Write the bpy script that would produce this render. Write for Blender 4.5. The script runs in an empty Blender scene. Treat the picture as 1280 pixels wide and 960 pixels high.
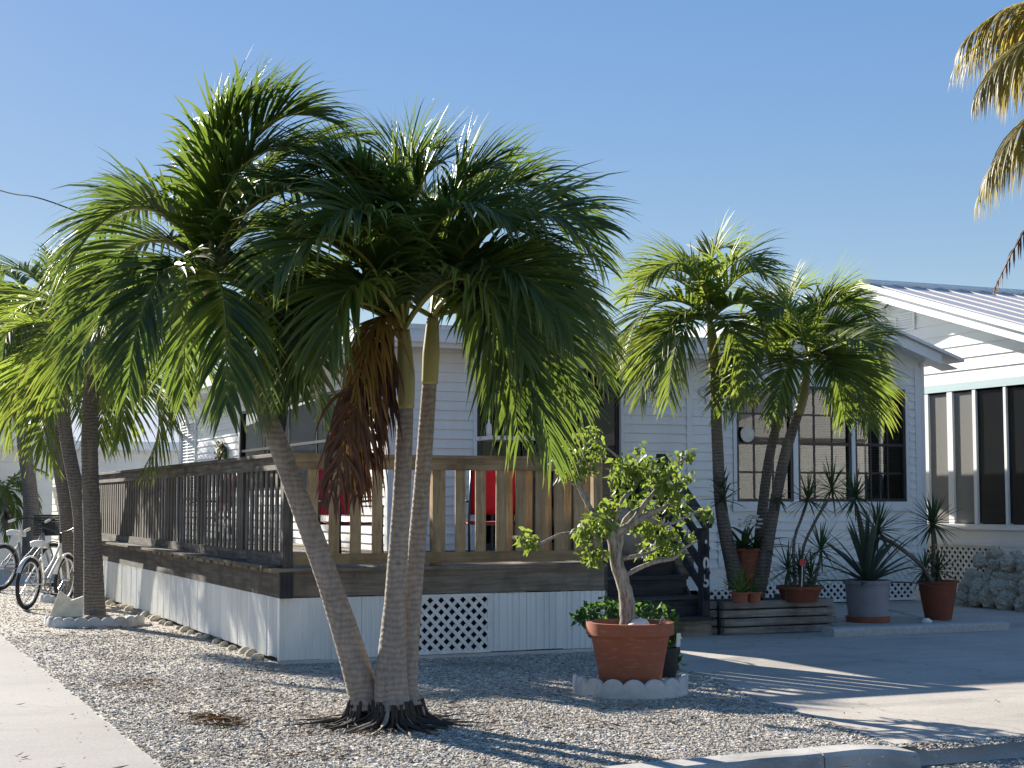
import bpy, math, random
import numpy as np
from mathutils import Vector, Matrix, noise
random.seed(7); rng = np.random.default_rng(7)
scn = bpy.context.scene
col = scn.collection
R = math.radians
# ------------------------------------------------------------------ camera
FPX, CAMH, YAW = 1950.0, 1.55, R(23.3)
PITCH = math.atan(148/FPX)
cam = bpy.data.cameras.new('camera'); cam.sensor_width = 36; cam.lens = 36*FPX/1280
cam.clip_start = .1; cam.clip_end = 3000
co = bpy.data.objects.new('camera', cam); col.objects.link(co)
co.location = (0, 0, CAMH); co.rotation_euler = (R(90)+PITCH, 0, -YAW)
scn.camera = co
# ------------------------------------------------------------------ sky, sun, exposure
SUN_EL, SUN_HEAD = R(24), R(-17)          # heading measured from +Y, negative to the left
w = bpy.data.worlds.new('World'); scn.world = w; w.use_nodes = True
wn = w.node_tree; wn.nodes.clear()
sky = wn.nodes.new('ShaderNodeTexSky'); sky.sky_type = 'NISHITA'; sky.sun_disc = False
sky.sun_elevation = SUN_EL; sky.sun_rotation = SUN_HEAD
sky.altitude = 0; sky.air_density = 1.0; sky.dust_density = 0.1; sky.ozone_density = 2.2
gm = wn.nodes.new('ShaderNodeGamma'); gm.inputs[1].default_value = .32
hs = wn.nodes.new('ShaderNodeHueSaturation'); hs.inputs['Hue'].default_value = .519; hs.inputs['Saturation'].default_value = 2.65; hs.inputs['Value'].default_value = 1.03
bg = wn.nodes.new('ShaderNodeBackground'); bg.inputs[1].default_value = 0.15
wo = wn.nodes.new('ShaderNodeOutputWorld')
wn.links.new(sky.outputs[0], gm.inputs[0]); wn.links.new(gm.outputs[0], hs.inputs['Color']); wn.links.new(hs.outputs[0], bg.inputs[0]); wn.links.new(bg.outputs[0], wo.inputs[0])
sl = bpy.data.lights.new('sun', 'SUN'); sl.energy = 5.0; sl.angle = R(.5); sl.color = (1, .93, .82)
so = bpy.data.objects.new('sun', sl); col.objects.link(so)
sdir = Vector((math.sin(SUN_HEAD)*math.cos(SUN_EL), math.cos(SUN_HEAD)*math.cos(SUN_EL), math.sin(SUN_EL)))
so.rotation_euler = sdir.to_track_quat('Z', 'Y').to_euler(); so.location = (0, 0, 30)
scn.view_settings.view_transform = 'Standard'; scn.view_settings.look = 'None'
scn.view_settings.exposure = 1.42; scn.view_settings.gamma = 1; scn.view_settings.use_curve_mapping = False
# ------------------------------------------------------------------ surveying helpers (photo bearing -> point in the place)
_F = np.array([math.sin(YAW)*math.cos(PITCH), math.cos(YAW)*math.cos(PITCH), math.sin(PITCH)])
_R = np.array([math.cos(YAW), -math.sin(YAW), 0]); _U = np.cross(_R, _F); _C = np.array([0, 0, CAMH])
def ray(x, y): return _F+_R*(x-640)/FPX-_U*(y-480)/FPX
def gz(x, y, z=0): r = ray(x, y); return _C+r*((z-CAMH)/r[2])
def gy(x, y, Y): r = ray(x, y); return _C+r*(Y/r[1])
def gx(x, y, X): r = ray(x, y); return _C+r*(X/r[0])
def gd(x, y, d): return _C+ray(x, y)*d
# ------------------------------------------------------------------ materials
M = {}
def newmat(name):
    m = bpy.data.materials.new(name); m.use_nodes = True; nt = m.node_tree; nt.nodes.clear()
    out = nt.nodes.new('ShaderNodeOutputMaterial'); M[name] = m
    return m, nt, out
def N(nt, t, **kw):
    n = nt.nodes.new(t)
    for k, v in kw.items():
        if k in n.inputs: n.inputs[k].default_value = v
        else: setattr(n, k, v)
    return n
def ramp(nt, fac, stops):
    r = nt.nodes.new('ShaderNodeValToRGB'); el = r.color_ramp.elements
    while len(el) < len(stops): el.new(.5)
    for e, (p, c) in zip(el, stops): e.position = p; e.color = tuple(c)+((1,) if len(c) == 3 else ())
    nt.links.new(fac, r.inputs[0]); return r.outputs[0]
def mixc(nt, fac, a, b, mode='MIX'):
    n = nt.nodes.new('ShaderNodeMix'); n.data_type = 'RGBA'; n.blend_type = mode
    for s, v in ((n.inputs[0], fac), (n.inputs[6], a), (n.inputs[7], b)):
        if hasattr(v, 'links'): nt.links.new(v, s)
        elif isinstance(v, (int, float)): s.default_value = v
        else: s.default_value = tuple(v)+(1,)
    return n.outputs[2]
def mapping(nt, scale=(1, 1, 1), coord='Object'):
    tc = nt.nodes.new('ShaderNodeTexCoord'); mp = nt.nodes.new('ShaderNodeMapping'); mp.inputs['Scale'].default_value = scale
    nt.links.new(tc.outputs[coord], mp.inputs[0]); return mp.outputs[0]
def noiset(nt, vec, scale, detail=5, rough=.55):
    n = N(nt, 'ShaderNodeTexNoise', Scale=scale, Detail=detail, Roughness=rough); nt.links.new(vec, n.inputs['Vector']); return n.outputs[0]
def bump(nt, h, strength=.3, dist=.01):
    b = N(nt, 'ShaderNodeBump', Strength=strength, Distance=dist); nt.links.new(h, b.inputs['Height']); return b.outputs[0]
def finish(nt, out, colr, rough=.6, nrm=None, spec=.4, metal=0):
    p = nt.nodes.new('ShaderNodeBsdfPrincipled')
    if hasattr(colr, 'links'): nt.links.new(colr, p.inputs['Base Color'])
    else: p.inputs['Base Color'].default_value = tuple(colr)+(1,)
    if hasattr(rough, 'links'): nt.links.new(rough, p.inputs['Roughness'])
    else: p.inputs['Roughness'].default_value = rough
    p.inputs['Specular IOR Level'].default_value = spec; p.inputs['Metallic'].default_value = metal
    if nrm is not None: nt.links.new(nrm, p.inputs['Normal'])
    nt.links.new(p.outputs[0], out.inputs[0]); return p
def painted(name, c, dirt=.25, rough=.45, scale=2.0, spec=.4, dark=.62, bmp=.08):
    m, nt, out = newmat(name); v = mapping(nt)
    v2 = mapping(nt, (1, 1, .25))
    n1 = noiset(nt, v2, scale, 8, .65); n2 = noiset(nt, v, scale*14, 4)
    d = tuple(x*dark for x in c)
    a = ramp(nt, n1, [(.42, c), (.75, tuple(x*(1-dirt)+y*dirt for x, y in zip(c, d)))])
    oi = nt.nodes.new('ShaderNodeObjectInfo')
    a = mixc(nt, ramp(nt, oi.outputs['Random'], [(0, (0, 0, 0)), (1, (.10, .10, .10))]), a, d)
    finish(nt, out, a, rough, bump(nt, n2, bmp, .004), spec); return m
def wood(name, c1, c2, c3, axis=0, rough=.8):
    m, nt, out = newmat(name); sc = [26, 26, 26]; sc[axis] = 1.6
    v = mapping(nt, tuple(sc)); oi = nt.nodes.new('ShaderNodeObjectInfo')
    ad = nt.nodes.new('ShaderNodeVectorMath'); ad.operation = 'ADD'
    ml = nt.nodes.new('ShaderNodeMath'); ml.operation = 'MULTIPLY'; ml.inputs[1].default_value = 90
    nt.links.new(oi.outputs['Random'], ml.inputs[0]); nt.links.new(v, ad.inputs[0]); nt.links.new(ml.outputs[0], ad.inputs[1])
    g = noiset(nt, ad.outputs[0], 1.0, 6, .7); big = noiset(nt, mapping(nt), 3.0, 5, .6)
    a = ramp(nt, g, [(.28, c2), (.5, c1), (.72, c3)])
    a = mixc(nt, ramp(nt, big, [(.45, (0, 0, 0)), (.72, (.75, .75, .75))]), a, tuple(x*.45 for x in c2))
    a = mixc(nt, ramp(nt, oi.outputs['Random'], [(0, (.0, .0, .0)), (1, (.45, .45, .45))]), a, tuple(x*.6 for x in c1))
    vo = N(nt, 'ShaderNodeTexVoronoi', Scale=3.4); nt.links.new(mapping(nt), vo.inputs['Vector'])
    a = mixc(nt, ramp(nt, vo.outputs['Distance'], [(.03, (.8, .8, .8)), (.07, (0, 0, 0))]), a, tuple(x*.25 for x in c2))
    finish(nt, out, a, rough, bump(nt, g, .5, .004), .2); return m
def plain(name, c, rough=.5, spec=.4, metal=0, bscale=0, bstr=.2):
    m, nt, out = newmat(name); v = mapping(nt)
    n = noiset(nt, v, bscale or 9, 6, .6)
    a = ramp(nt, n, [(.3, tuple(x*.8 for x in c)), (.7, tuple(min(1, x*1.12) for x in c))])
    finish(nt, out, a, rough, bump(nt, n, bstr, .006) if bscale else None, spec, metal); return m
painted('siding', (.83, .835, .81), .35); painted('trim', (.78, .80, .80), .2); painted('skirt', (.80, .81, .79), .6, .4, 3.0)
painted('neighbour_siding', (.80, .80, .77), .12); painted('roof_white', (.74, .73, .71), .3)
painted('metal_roof', (.56, .53, .52), .3, .5); painted('teal_trim', (.42, .56, .58), .2)
wood('wood_front', (.43, .30, .165), (.20, .13, .07), (.54, .41, .26), 2)
wood('wood_front_h', (.34, .235, .13), (.13, .088, .05), (.44, .325, .20), 0)
wood('wood_grey', (.115, .10, .085), (.04, .034, .028), (.21, .19, .165), 2)
wood('wood_grey_y', (.11, .095, .08), (.035, .03, .026), (.23, .21, .185), 1)
wood('wood_grey_x', (.25, .205, .155), (.08, .062, .046), (.37, .31, .25), 0)
wood('wood_dark', (.06, .058, .06), (.025, .024, .024), (.11, .11, .11), 0)
wood('wood_dark_v', (.055, .053, .056), (.022, .022, .022), (.10, .10, .10), 2)
wood('wood_log', (.27, .245, .215), (.09, .08, .07), (.40, .37, .33), 0)
plain('white_metal', (.75, .76, .76), .35); plain('black_metal', (.02, .02, .022), .35); plain('rubber', (.018, .018, .018), .7)
plain('dark_frame', (.022, .022, .026), .4); plain('chrome', (.55, .55, .55), .25, .5, 1); plain('vinyl_white', (.78, .77, .74), .45)
plain('cream', (.72, .68, .55), .5); plain('red_fabric', (.55, .012, .03), .65, .3); plain('red_plastic', (.42, .02, .03), .4)
plain('blind', (.19, .20, .21), .6); plain('unlit_dark', (.06, .06, .065), .9); plain('soil', (.05, .04, .03), .95, .2, 0, 40, .8)  # gloom of rooms and underfloor spaces put into one near-black colour
plain('black_plastic', (.015, .015, .016), .5); plain('blue_vinyl', (.25, .33, .48), .5); plain('grey_wall', (.3, .3, .29), .8)
plain('wire', (.012, .012, .012), .95, .05); plain('number_white', (.62, .62, .60), .4)
plain('rock_white', (.72, .70, .66), .8, .2, 0, 20, .5); plain('root', (.062, .05, .042), .9, .2, 0, 60, .5); plain('root_pale', (.30, .26, .21), .9, .2, 0, 60, .5)
plain('flower', (.75, .75, .68), .6); plain('flower_pink', (.45, .08, .16), .6); plain('grey_metal', (.22, .23, .24), .5)
plain('log_concrete', (.42, .41, .39), .9, .2, 0, 22, .6)
m_, nt_, out_ = newmat('bark_grey'); v_ = mapping(nt_, (34, 34, 7)); g_ = noiset(nt_, v_, 1, 7, .7); finish(nt_, out_, ramp(nt_, g_, [(.34, (.10, .088, .072)), (.5, (.31, .28, .24)), (.7, (.46, .425, .37))]), .9, bump(nt_, g_, .8, .012), .15)
def terracotta(name, c, stain):
    m, nt, out = newmat(name); v = mapping(nt); n = noiset(nt, v, 5, 8, .65); n2 = noiset(nt, mapping(nt, (1, 1, 5)), 9, 5)
    a = ramp(nt, n, [(.3, tuple(x*.82 for x in c)), (.62, c)]); a = mixc(nt, ramp(nt, n2, [(.55, (0, 0, 0)), (.8, (.5, .5, .5))]), a, stain)
    finish(nt, out, a, .75, bump(nt, noiset(nt, v, 60, 3), .15, .003), .25)
terracotta('terracotta', (.31, .105, .06), (.48, .30, .22)); terracotta('terracotta_dark', (.20, .062, .034), (.25, .12, .08)); terracotta('pot_blue', (.27, .27, .30), (.36, .17, .11))
terracotta('urn', (.40, .36, .30), (.5, .47, .42))
def concrete(name, c, c2, scale=1.0, stain=(.2, .19, .18), crack=True):
    m, nt, out = newmat(name); v = mapping(nt)
    n1 = noiset(nt, v, .55*scale, 9, .62); n2 = noiset(nt, v, 70*scale, 3, .6); n3 = noiset(nt, mapping(nt, (.35, 1.4, 1)), .8*scale, 6, .7); n4 = noiset(nt, v, 11*scale, 6, .7)
    a = ramp(nt, n1, [(.3, c2), (.62, c)])
    a = mixc(nt, ramp(nt, n3, [(.5, (0, 0, 0)), (.7, (.6, .6, .6))]), a, stain)
    a = mixc(nt, ramp(nt, n4, [(.5, (0, 0, 0)), (.8, (.28, .28, .28))]), a, stain)
    a = mixc(nt, .28, a, ramp(nt, n2, [(.3, (.25, .25, .25)), (.7, (.8, .8, .8))]), 'OVERLAY')
    if crack:
        wv = nt.nodes.new('ShaderNodeVectorMath'); wv.operation = 'ADD'
        nz = N(nt, 'ShaderNodeTexNoise', Scale=1.2, Detail=6); nt.links.new(v, nz.inputs['Vector'])
        nt.links.new(v, wv.inputs[0]); nt.links.new(nz.outputs[1], wv.inputs[1])
        vo = N(nt, 'ShaderNodeTexVoronoi', Scale=.22); vo.feature = 'DISTANCE_TO_EDGE'; nt.links.new(wv.outputs[0], vo.inputs['Vector'])
        a = mixc(nt, ramp(nt, vo.outputs['Distance'], [(.0, (.45, .45, .45)), (.0022, (0, 0, 0))]), a, (.14, .13, .12))
    finish(nt, out, a, .85, bump(nt, n2, .25, .004), .25)
concrete('concrete', (.44, .40, .345), (.33, .30, .26)); concrete('street', (.29, .272, .255), (.225, .212, .20), .8)
concrete('kerb', (.52, .50, .46), (.30, .29, .27), 3, (.12, .115, .11), False); concrete('cast_concrete', (.60, .58, .55), (.42, .41, .40), 5, (.25, .24, .23), False)
concrete('asphalt', (.17, .16, .15), (.11, .105, .10), 1.5, (.06, .058, .055), False)
def gravelmat():
    m, nt, out = newmat('gravel'); v = mapping(nt)
    vo = N(nt, 'ShaderNodeTexVoronoi', Scale=42); nt.links.new(v, vo.inputs['Vector'])
    sep = nt.nodes.new('ShaderNodeSeparateColor'); nt.links.new(vo.outputs['Color'], sep.inputs[0])
    a = ramp(nt, sep.outputs[0], [(0, (.30, .27, .23)), (.5, (.52, .48, .42)), (1, (.72, .68, .61))])
    a = mixc(nt, ramp(nt, vo.outputs['Distance'], [(.35, (0, 0, 0)), (.7, (.6, .6, .6))]), a, (.16, .14, .12))
    n = noiset(nt, v, .9, 6, .6); a = mixc(nt, ramp(nt, n, [(.5, (0, 0, 0)), (.75, (.55, .55, .55))]), a, (.17, .145, .115))
    finish(nt, out, a, .95, bump(nt, vo.outputs['Distance'], -.9, .015), .15)
    m, nt, out = newmat('pebble'); g = nt.nodes.new('ShaderNodeNewGeometry')
    a = ramp(nt, g.outputs['Random Per Island'], [(0, (.12, .105, .088)), (.18, (.29, .255, .215)), (.5, (.47, .425, .36)), (.85, (.62, .57, .49)), (1, (.78, .75, .69))])
    n = noiset(nt, mapping(nt), .9, 6, .6); a = mixc(nt, ramp(nt, n, [(.46, (0, 0, 0)), (.66, (.7, .7, .7))]), a, (.25, .205, .155))
    finish(nt, out, a, .9, None, .2)
gravelmat()
def leafmat(name, c, trans, tip=(.45, .36, .10), tipamt=.5, tfac=.4, rough=.48, var=.35):
    m, nt, out = newmat(name)
    g = nt.nodes.new('ShaderNodeNewGeometry'); oi = nt.nodes.new('ShaderNodeObjectInfo')
    at = nt.nodes.new('ShaderNodeAttribute'); at.attribute_name = 'tip'
    r1 = g.outputs['Random Per Island']
    a = mixc(nt, ramp(nt, r1, [(0, (0, 0, 0)), (1, (var,)*3)]), c, tuple(x*k for x, k in zip(c, (1.9, 1.55, .9))))
    a = mixc(nt, ramp(nt, oi.outputs['Random'], [(0, (0, 0, 0)), (1, (.5, .5, .5))]), a, tuple(x*k for x, k in zip(c, (.62, .72, .8))))
    tr = ramp(nt, at.outputs['Fac'], [(.62, (0, 0, 0)), (1, (tipamt,)*3)])
    a = mixc(nt, tr, a, tip); t = mixc(nt, tr, trans, tuple(min(1, x*1.3) for x in tip))
    p = N(nt, 'ShaderNodeBsdfPrincipled', Roughness=rough); p.inputs['Specular IOR Level'].default_value = .36
    nt.links.new(a, p.inputs['Base Color'])
    tl = nt.nodes.new('ShaderNodeBsdfTranslucent'); nt.links.new(t, tl.inputs[0])
    mx = nt.nodes.new('ShaderNodeMixShader'); mx.inputs[0].default_value = tfac
    nt.links.new(p.outputs[0], mx.inputs[1]); nt.links.new(tl.outputs[0], mx.inputs[2]); nt.links.new(mx.outputs[0], out.inputs[0])
leafmat('palm_leaf', (.030, .060, .017), (.21, .31, .045), tfac=.33, rough=.42, var=.9)
leafmat('palm_leaf_yellow_lit', (.048, .082, .02), (.34, .44, .06), (.5, .36, .08), .7)  # yellow of sun through the leaves put into the colour; tips yellowed
leafmat('coco_leaf', (.17, .15, .045), (.55, .45, .10), (.42, .27, .12), .9)
leafmat('dead_leaf', (.075, .038, .026), (.13, .05, .02), (.035, .018, .014), .85, .15, .65, .9)
leafmat('ochre_leaf', (.24, .15, .04), (.45, .27, .05), (.09, .035, .02), 1.0, .3, .55)
leafmat('tree_leaf', (.085, .135, .035), (.30, .40, .06), tipamt=0, var=.7)
leafmat('shrub_leaf', (.05, .10, .028), (.14, .26, .04), tipamt=0)
leafmat('far_leaf', (.04, .075, .025), (.12, .2, .04), tipamt=0)
leafmat('spike_leaf', (.04, .075, .03), (.09, .17, .04), (.2, .15, .06), .4, .2)
leafmat('agave_leaf', (.075, .10, .08), (.1, .16, .07), (.2, .15, .08), .4, .12)
leafmat('litter', (.11, .07, .04), (.12, .07, .03), tipamt=0, tfac=.15, rough=.8, var=.8)
leafmat('petiole', (.20, .22, .06), (.3, .3, .08), tipamt=0, tfac=.1)
def trunkmat(name, c1, c2, c3, freq=46):
    m, nt, out = newmat(name); v = mapping(nt)
    wv = N(nt, 'ShaderNodeTexWave', Scale=freq/6.28, Distortion=7, Detail=4); wv.bands_direction = 'Z'; wv.inputs['Detail Scale'].default_value = .9
    nt.links.new(v, wv.inputs['Vector'])
    n = noiset(nt, v, 5, 7, .65); nf = noiset(nt, mapping(nt, (40, 40, 14)), 1, 5)
    a = ramp(nt, wv.outputs['Fac'], [(0, c2), (.35, c1), (1, c3)]); a = mixc(nt, ramp(nt, n, [(.4, (0, 0, 0)), (.75, (.6, .6, .6))]), a, c2)
    a = mixc(nt, .35, a, ramp(nt, nf, [(.3, (.2, .2, .2)), (.7, (.8, .8, .8))]), 'OVERLAY')
    vo = N(nt, 'ShaderNodeTexVoronoi', Scale=1.0); nt.links.new(mapping(nt, (7, 7, 11)), vo.inputs['Vector'])
    a = mixc(nt, ramp(nt, vo.outputs['Distance'], [(.05, (.6, .6, .6)), (.13, (0, 0, 0))]), a, tuple(x*.45 for x in c2))
    n5 = noiset(nt, mapping(nt, (6, 6, .9)), 1, 5, .7); a = mixc(nt, ramp(nt, n5, [(.5, (0, 0, 0)), (.72, (.55, .55, .55))]), a, tuple(min(1, x*1.35) for x in c3))
    finish(nt, out, a, .85, bump(nt, wv.outputs['Fac'], .3, .01), .2)
trunkmat('palm_trunk', (.25, .215, .185), (.205, .175, .15), (.28, .245, .21)); trunkmat('palm_trunk_dark', (.14, .122, .105), (.095, .082, .07), (.18, .16, .14))
painted('crownshaft', (.36, .32, .12), .7, .45, 6, .4, .5)
painted('coral_rock', (.58, .50, .385), .85, .95, 9, .1, .4, .9)
def glassmat(name, tint, refl=1.0, base=None):
    m, nt, out = newmat(name)
    fr = N(nt, 'ShaderNodeFresnel', IOR=1.5); gl = N(nt, 'ShaderNodeBsdfGlossy', Roughness=.015)
    tr = nt.nodes.new('ShaderNodeBsdfTransparent'); tr.inputs[0].default_value = tuple(tint)+(1,)
    mu = nt.nodes.new('ShaderNodeMath'); mu.operation = 'MULTIPLY'; mu.inputs[1].default_value = refl; mu.use_clamp = True
    nt.links.new(fr.outputs[0], mu.inputs[0])
    mx = nt.nodes.new('ShaderNodeMixShader'); nt.links.new(mu.outputs[0], mx.inputs[0]); nt.links.new(tr.outputs[0], mx.inputs[1]); nt.links.new(gl.outputs[0], mx.inputs[2])
    last = mx
    if base:
        df = nt.nodes.new('ShaderNodeBsdfDiffuse'); df.inputs[0].default_value = tuple(base[0])+(1,)
        m2 = nt.nodes.new('ShaderNodeMixShader'); m2.inputs[0].default_value = base[1]
        nt.links.new(mx.outputs[0], m2.inputs[1]); nt.links.new(df.outputs[0], m2.inputs[2]); last = m2
    nt.links.new(last.outputs[0], out.inputs[0])
glassmat('glass', (.62, .67, .70), .9); glassmat('glass_dark', (.035, .042, .055), .9); glassmat('screen', (.5, .5, .5), .6, ((.30, .30, .29), .7)); glassmat('screen_dark', (.06, .07, .08), .8, ((.03, .035, .04), .4))
# ------------------------------------------------------------------ object helpers
OFF = {}
def off(p): return OFF.get(p.name, Vector((0, 0, 0))) if p else Vector((0, 0, 0))
def tag(o, label=None, cat=None, group=None, kind=None):
    for k, v in (('label', label), ('category', cat), ('group', group), ('kind', kind)):
        if v: o[k] = v
    return o
def thing(name, loc, label, cat, group=None):
    o = bpy.data.objects.new(name, None); col.objects.link(o); o.location = Vector(loc); OFF[o.name] = Vector(loc); o.empty_display_size = .2
    return tag(o, label, cat, group)
def link(name, me, parent=None, loc=None):
    o = bpy.data.objects.new(name, me); col.objects.link(o)
    if parent: o.parent = parent
    OFF[o.name] = off(parent)
    if loc is not None: o.location = Vector(loc)-off(parent)
    return o
class MB:
    def __init__(s): s.v = []; s.f = []; s.mi = []; s.cur = 0
    def add(s, vs, fs):
        b = len(s.v); s.v += [tuple(x) for x in vs]; s.f += [tuple(i+b for i in f) for f in fs]; s.mi += [s.cur]*len(fs); return s
    def box(s, a, b):
        x0, y0, z0 = a; x1, y1, z1 = b
        return s.add([(x0, y0, z0), (x1, y0, z0), (x1, y1, z0), (x0, y1, z0), (x0, y0, z1), (x1, y0, z1), (x1, y1, z1), (x0, y1, z1)],
                     [(3, 2, 1, 0), (4, 5, 6, 7), (0, 1, 5, 4), (1, 2, 6, 5), (2, 3, 7, 6), (3, 0, 4, 7)])
    def obox(s, c, ax, ay, az):   # centre and three half-axes
        c, ax, ay, az = map(Vector, (c, ax, ay, az)); vs = [c+i*ax+j*ay+k*az for k in (-1, 1) for i, j in ((-1, -1), (1, -1), (1, 1), (-1, 1))]
        return s.add(vs, [(3, 2, 1, 0), (4, 5, 6, 7), (0, 1, 5, 4), (1, 2, 6, 5), (2, 3, 7, 6), (3, 0, 4, 7)])
    def beam(s, p, q, wid, hgt, up=(0, 0, 1)):
        p, q, up = Vector(p), Vector(q), Vector(up); d = (q-p).normalized(); sd = d.cross(up).normalized(); u = sd.cross(d)
        return s.obox((p+q)/2, (q-p)/2, sd*wid/2, u*hgt/2)
    def prism(s, poly, d):        # polygon of 3D points swept by vector d
        n = len(poly); d = Vector(d); vs = [Vector(p) for p in poly]; vs += [v+d for v in vs]
        return s.add(vs, [tuple(range(n))[::-1], tuple(range(n, 2*n))]+[(i, (i+1) % n, n+(i+1) % n, n+i) for i in range(n)])
    def tube(s, pts, rad, n=8, cap=True, ell=None):
        pts = [Vector(p) for p in pts]; k = len(pts)
        if not hasattr(rad, '__len__'): rad = [rad]*k
        vs = []; pn = None
        for i, p in enumerate(pts):
            t = (pts[min(i+1, k-1)]-pts[max(i-1, 0)]).normalized()
            if pn is None: pn = t.cross(Vector((.31, .95, .05))).normalized() if abs(t.y) < .9 else t.cross(Vector((1, 0, .1))).normalized()
            pn = (pn-t*pn.dot(t)).normalized(); b = t.cross(pn)
            for j in range(n):
                a = 2*math.pi*j/n; vs.append(p+(pn*math.cos(a)+b*math.sin(a))*rad[i])
        fs = [(i*n+j, i*n+(j+1) % n, (i+1)*n+(j+1) % n, (i+1)*n+j) for i in range(k-1) for j in range(n)]
        if cap: fs += [tuple(range(n))[::-1], tuple(range((k-1)*n, k*n))]
        return s.add(vs, fs)
    def lathe(s, c, prof, n=32, wob=0):
        c = Vector(c); vs = []
        for r, z in prof:
            for j in range(n):
                a = 2*math.pi*j/n; rr = r*(1+wob*noise.noise((math.cos(a)*2, math.sin(a)*2, z*3))); vs.append(c+Vector((rr*math.cos(a), rr*math.sin(a), z)))
        k = len(prof)
        fs = [(i*n+j, i*n+(j+1) % n, (i+1)*n+(j+1) % n, (i+1)*n+j) for i in range(k-1) for j in range(n)]
        fs += [tuple(range(n))[::-1], tuple(range((k-1)*n, k*n))]
        return s.add(vs, fs)
    def torus(s, c, ax, R0, r, n=28, m=8):
        c = Vector(c); ax = Vector(ax).normalized(); u = ax.orthogonal().normalized(); v = ax.cross(u); vs = []
        for i in range(n):
            a = 2*math.pi*i/n; d = u*math.cos(a)+v*math.sin(a)
            for j in range(m):
                b = 2*math.pi*j/m; vs.append(c+d*(R0+r*math.cos(b))+ax*r*math.sin(b))
        return s.add(vs, [(i*m+j, ((i+1) % n)*m+j, ((i+1) % n)*m+(j+1) % m, i*m+(j+1) % m) for i in range(n) for j in range(m)])
    def build(s, name, mat, parent=None, smooth=False, bevel=0, sharp=None):
        o_ = off(parent); me = bpy.data.meshes.new(name)
        me.from_pydata([(x-o_.x, y-o_.y, z-o_.z) for x, y, z in s.v], [], s.f)
        mats = mat if isinstance(mat, (list, tuple)) else [mat]
        for m in mats: me.materials.append(M[m])
        if len(mats) > 1: me.polygons.foreach_set('material_index', s.mi)
        if smooth:
            me.polygons.foreach_set('use_smooth', [True]*len(me.polygons))
            if sharp: me.set_sharp_from_angle(angle=R(sharp))
        me.update(); o = link(name, me, parent)
        if bevel:
            b = o.modifiers.new('bevel', 'BEVEL'); b.width = bevel; b.segments = 2; b.limit_method = 'ANGLE'
        return o
def box(name, a, b, mat, parent=None, bevel=0): return MB().box(a, b).build(name, mat, parent, bevel=bevel)
def npmesh(name, V, Fc, mats, parent=None, tip=None, mi=None, smooth=True):
    """V (n,3) world, Fc (m,4) quads or (m,3)"""
    o_ = off(parent); me = bpy.data.meshes.new(name); V = np.asarray(V, np.float64)-np.array(o_[:]); Fc = np.asarray(Fc, np.int32)
    k = Fc.shape[1]; me.vertices.add(len(V)); me.vertices.foreach_set('co', V.astype(np.float32).ravel())
    me.loops.add(Fc.size); me.loops.foreach_set('vertex_index', Fc.ravel())
    me.polygons.add(len(Fc)); me.polygons.foreach_set('loop_start', np.arange(0, Fc.size, k, dtype=np.int32)); me.polygons.foreach_set('loop_total', np.full(len(Fc), k, np.int32))
    for m in mats: me.materials.append(M[m])
    if mi is not None: me.polygons.foreach_set('material_index', np.asarray(mi, np.int32))
    me.polygons.foreach_set('use_smooth', np.full(len(Fc), smooth, bool))
    me.update(calc_edges=True); me.validate()
    if tip is not None:
        at = me.attributes.new('tip', 'FLOAT', 'POINT'); at.data.foreach_set('value', np.asarray(tip, np.float32))
    return link(name, me, parent)
def unit(a): return a/np.maximum(np.linalg.norm(a, axis=-1, keepdims=True), 1e-9)
# ================================================================== THE GROUND
def sheet(name, poly, z, mat, thick=0):
    return tag(MB().prism([(x, y, z-thick) for x, y in poly], (0, 0, thick)).build(name, mat) if thick else MB().add([(x, y, z) for x, y in poly], [tuple(range(len(poly)))]).build(name, mat), kind='structure')
YF = 8.3
sheet('ground', [(-900, YF-.5), (1.7, YF-.40), (6.3, YF-.02), (900, YF-.02), (900, 1800), (-900, 1800)], 0, 'gravel')
sheet('road', [(-900, -40), (900, -40), (900, YF+.3), (-900, YF+.3)], -.10, 'asphalt')
sheet('ground_across_road', [(-900, -900), (900, -900), (900, -5), (-900, -5)], -.096, 'gravel')
sheet('side_street', [(-5.5, YF), (1.78, YF), (1.78, 90), (-5.5, 90)], .005, 'street')
o = MB().prism([(-5.5, YF-.6, -.098), (-5.5, YF, .005), (-5.5, YF, -.098)], (7.28, 0, 0)).build('side_street_apron', 'street'); tag(o, kind='structure')
dp = [(6.27, YF+.05), (6.75, 10.8), (7.22, 12.4), (7.34, 14.6), (7.36, 16.6), (13.2, 16.7), (14.2, 19.2), (14.4, 22.5), (30, 22.5), (30, YF+.05)]
sheet('driveway', dp, .006, 'concrete')
o = MB().prism([(6.27, YF-.18, -.099), (6.27, YF+.05, .006), (6.27, YF+.05, -.099)], (23.7, 0, 0)).build('driveway_apron', 'concrete'); tag(o, kind='structure')
# kerb: short cast lengths with joints and a sloping end
kerb = MB()
xs = [1.8, 3.05, 4.42, 5.5]
for a, b in zip(xs, [3.04, 4.41, 5.49, 6.25]):
    n = 7; prof = [(YF-.24, -.11), (YF-.225, .02), (YF-.20, .045), (YF-.02, .05), (YF, .03), (YF, -.05)]
    rows = []
    for i in range(n+1):
        x = a+(b-a)*i/n; sk = -(6.3-x)*.085; dz = -.055*max(0, (x-5.75)/.5)**1.5
        rows.append([(x, y+sk+.012*noise.noise((x*3, z*9, 1)), z+(dz if z > -.02 else 0)+.008*noise.noise((x*4, y*7, 5))) for y, z in prof])
    k = len(prof); vs = [p for r in rows for p in r]
    fs = [(i*k+j, (i+1)*k+j, (i+1)*k+j+1, i*k+j+1) for i in range(n) for j in range(k-1)]+[tuple(range(k)), tuple(range(n*k, (n+1)*k))[::-1]]
    kerb.add(vs, fs)
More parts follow.
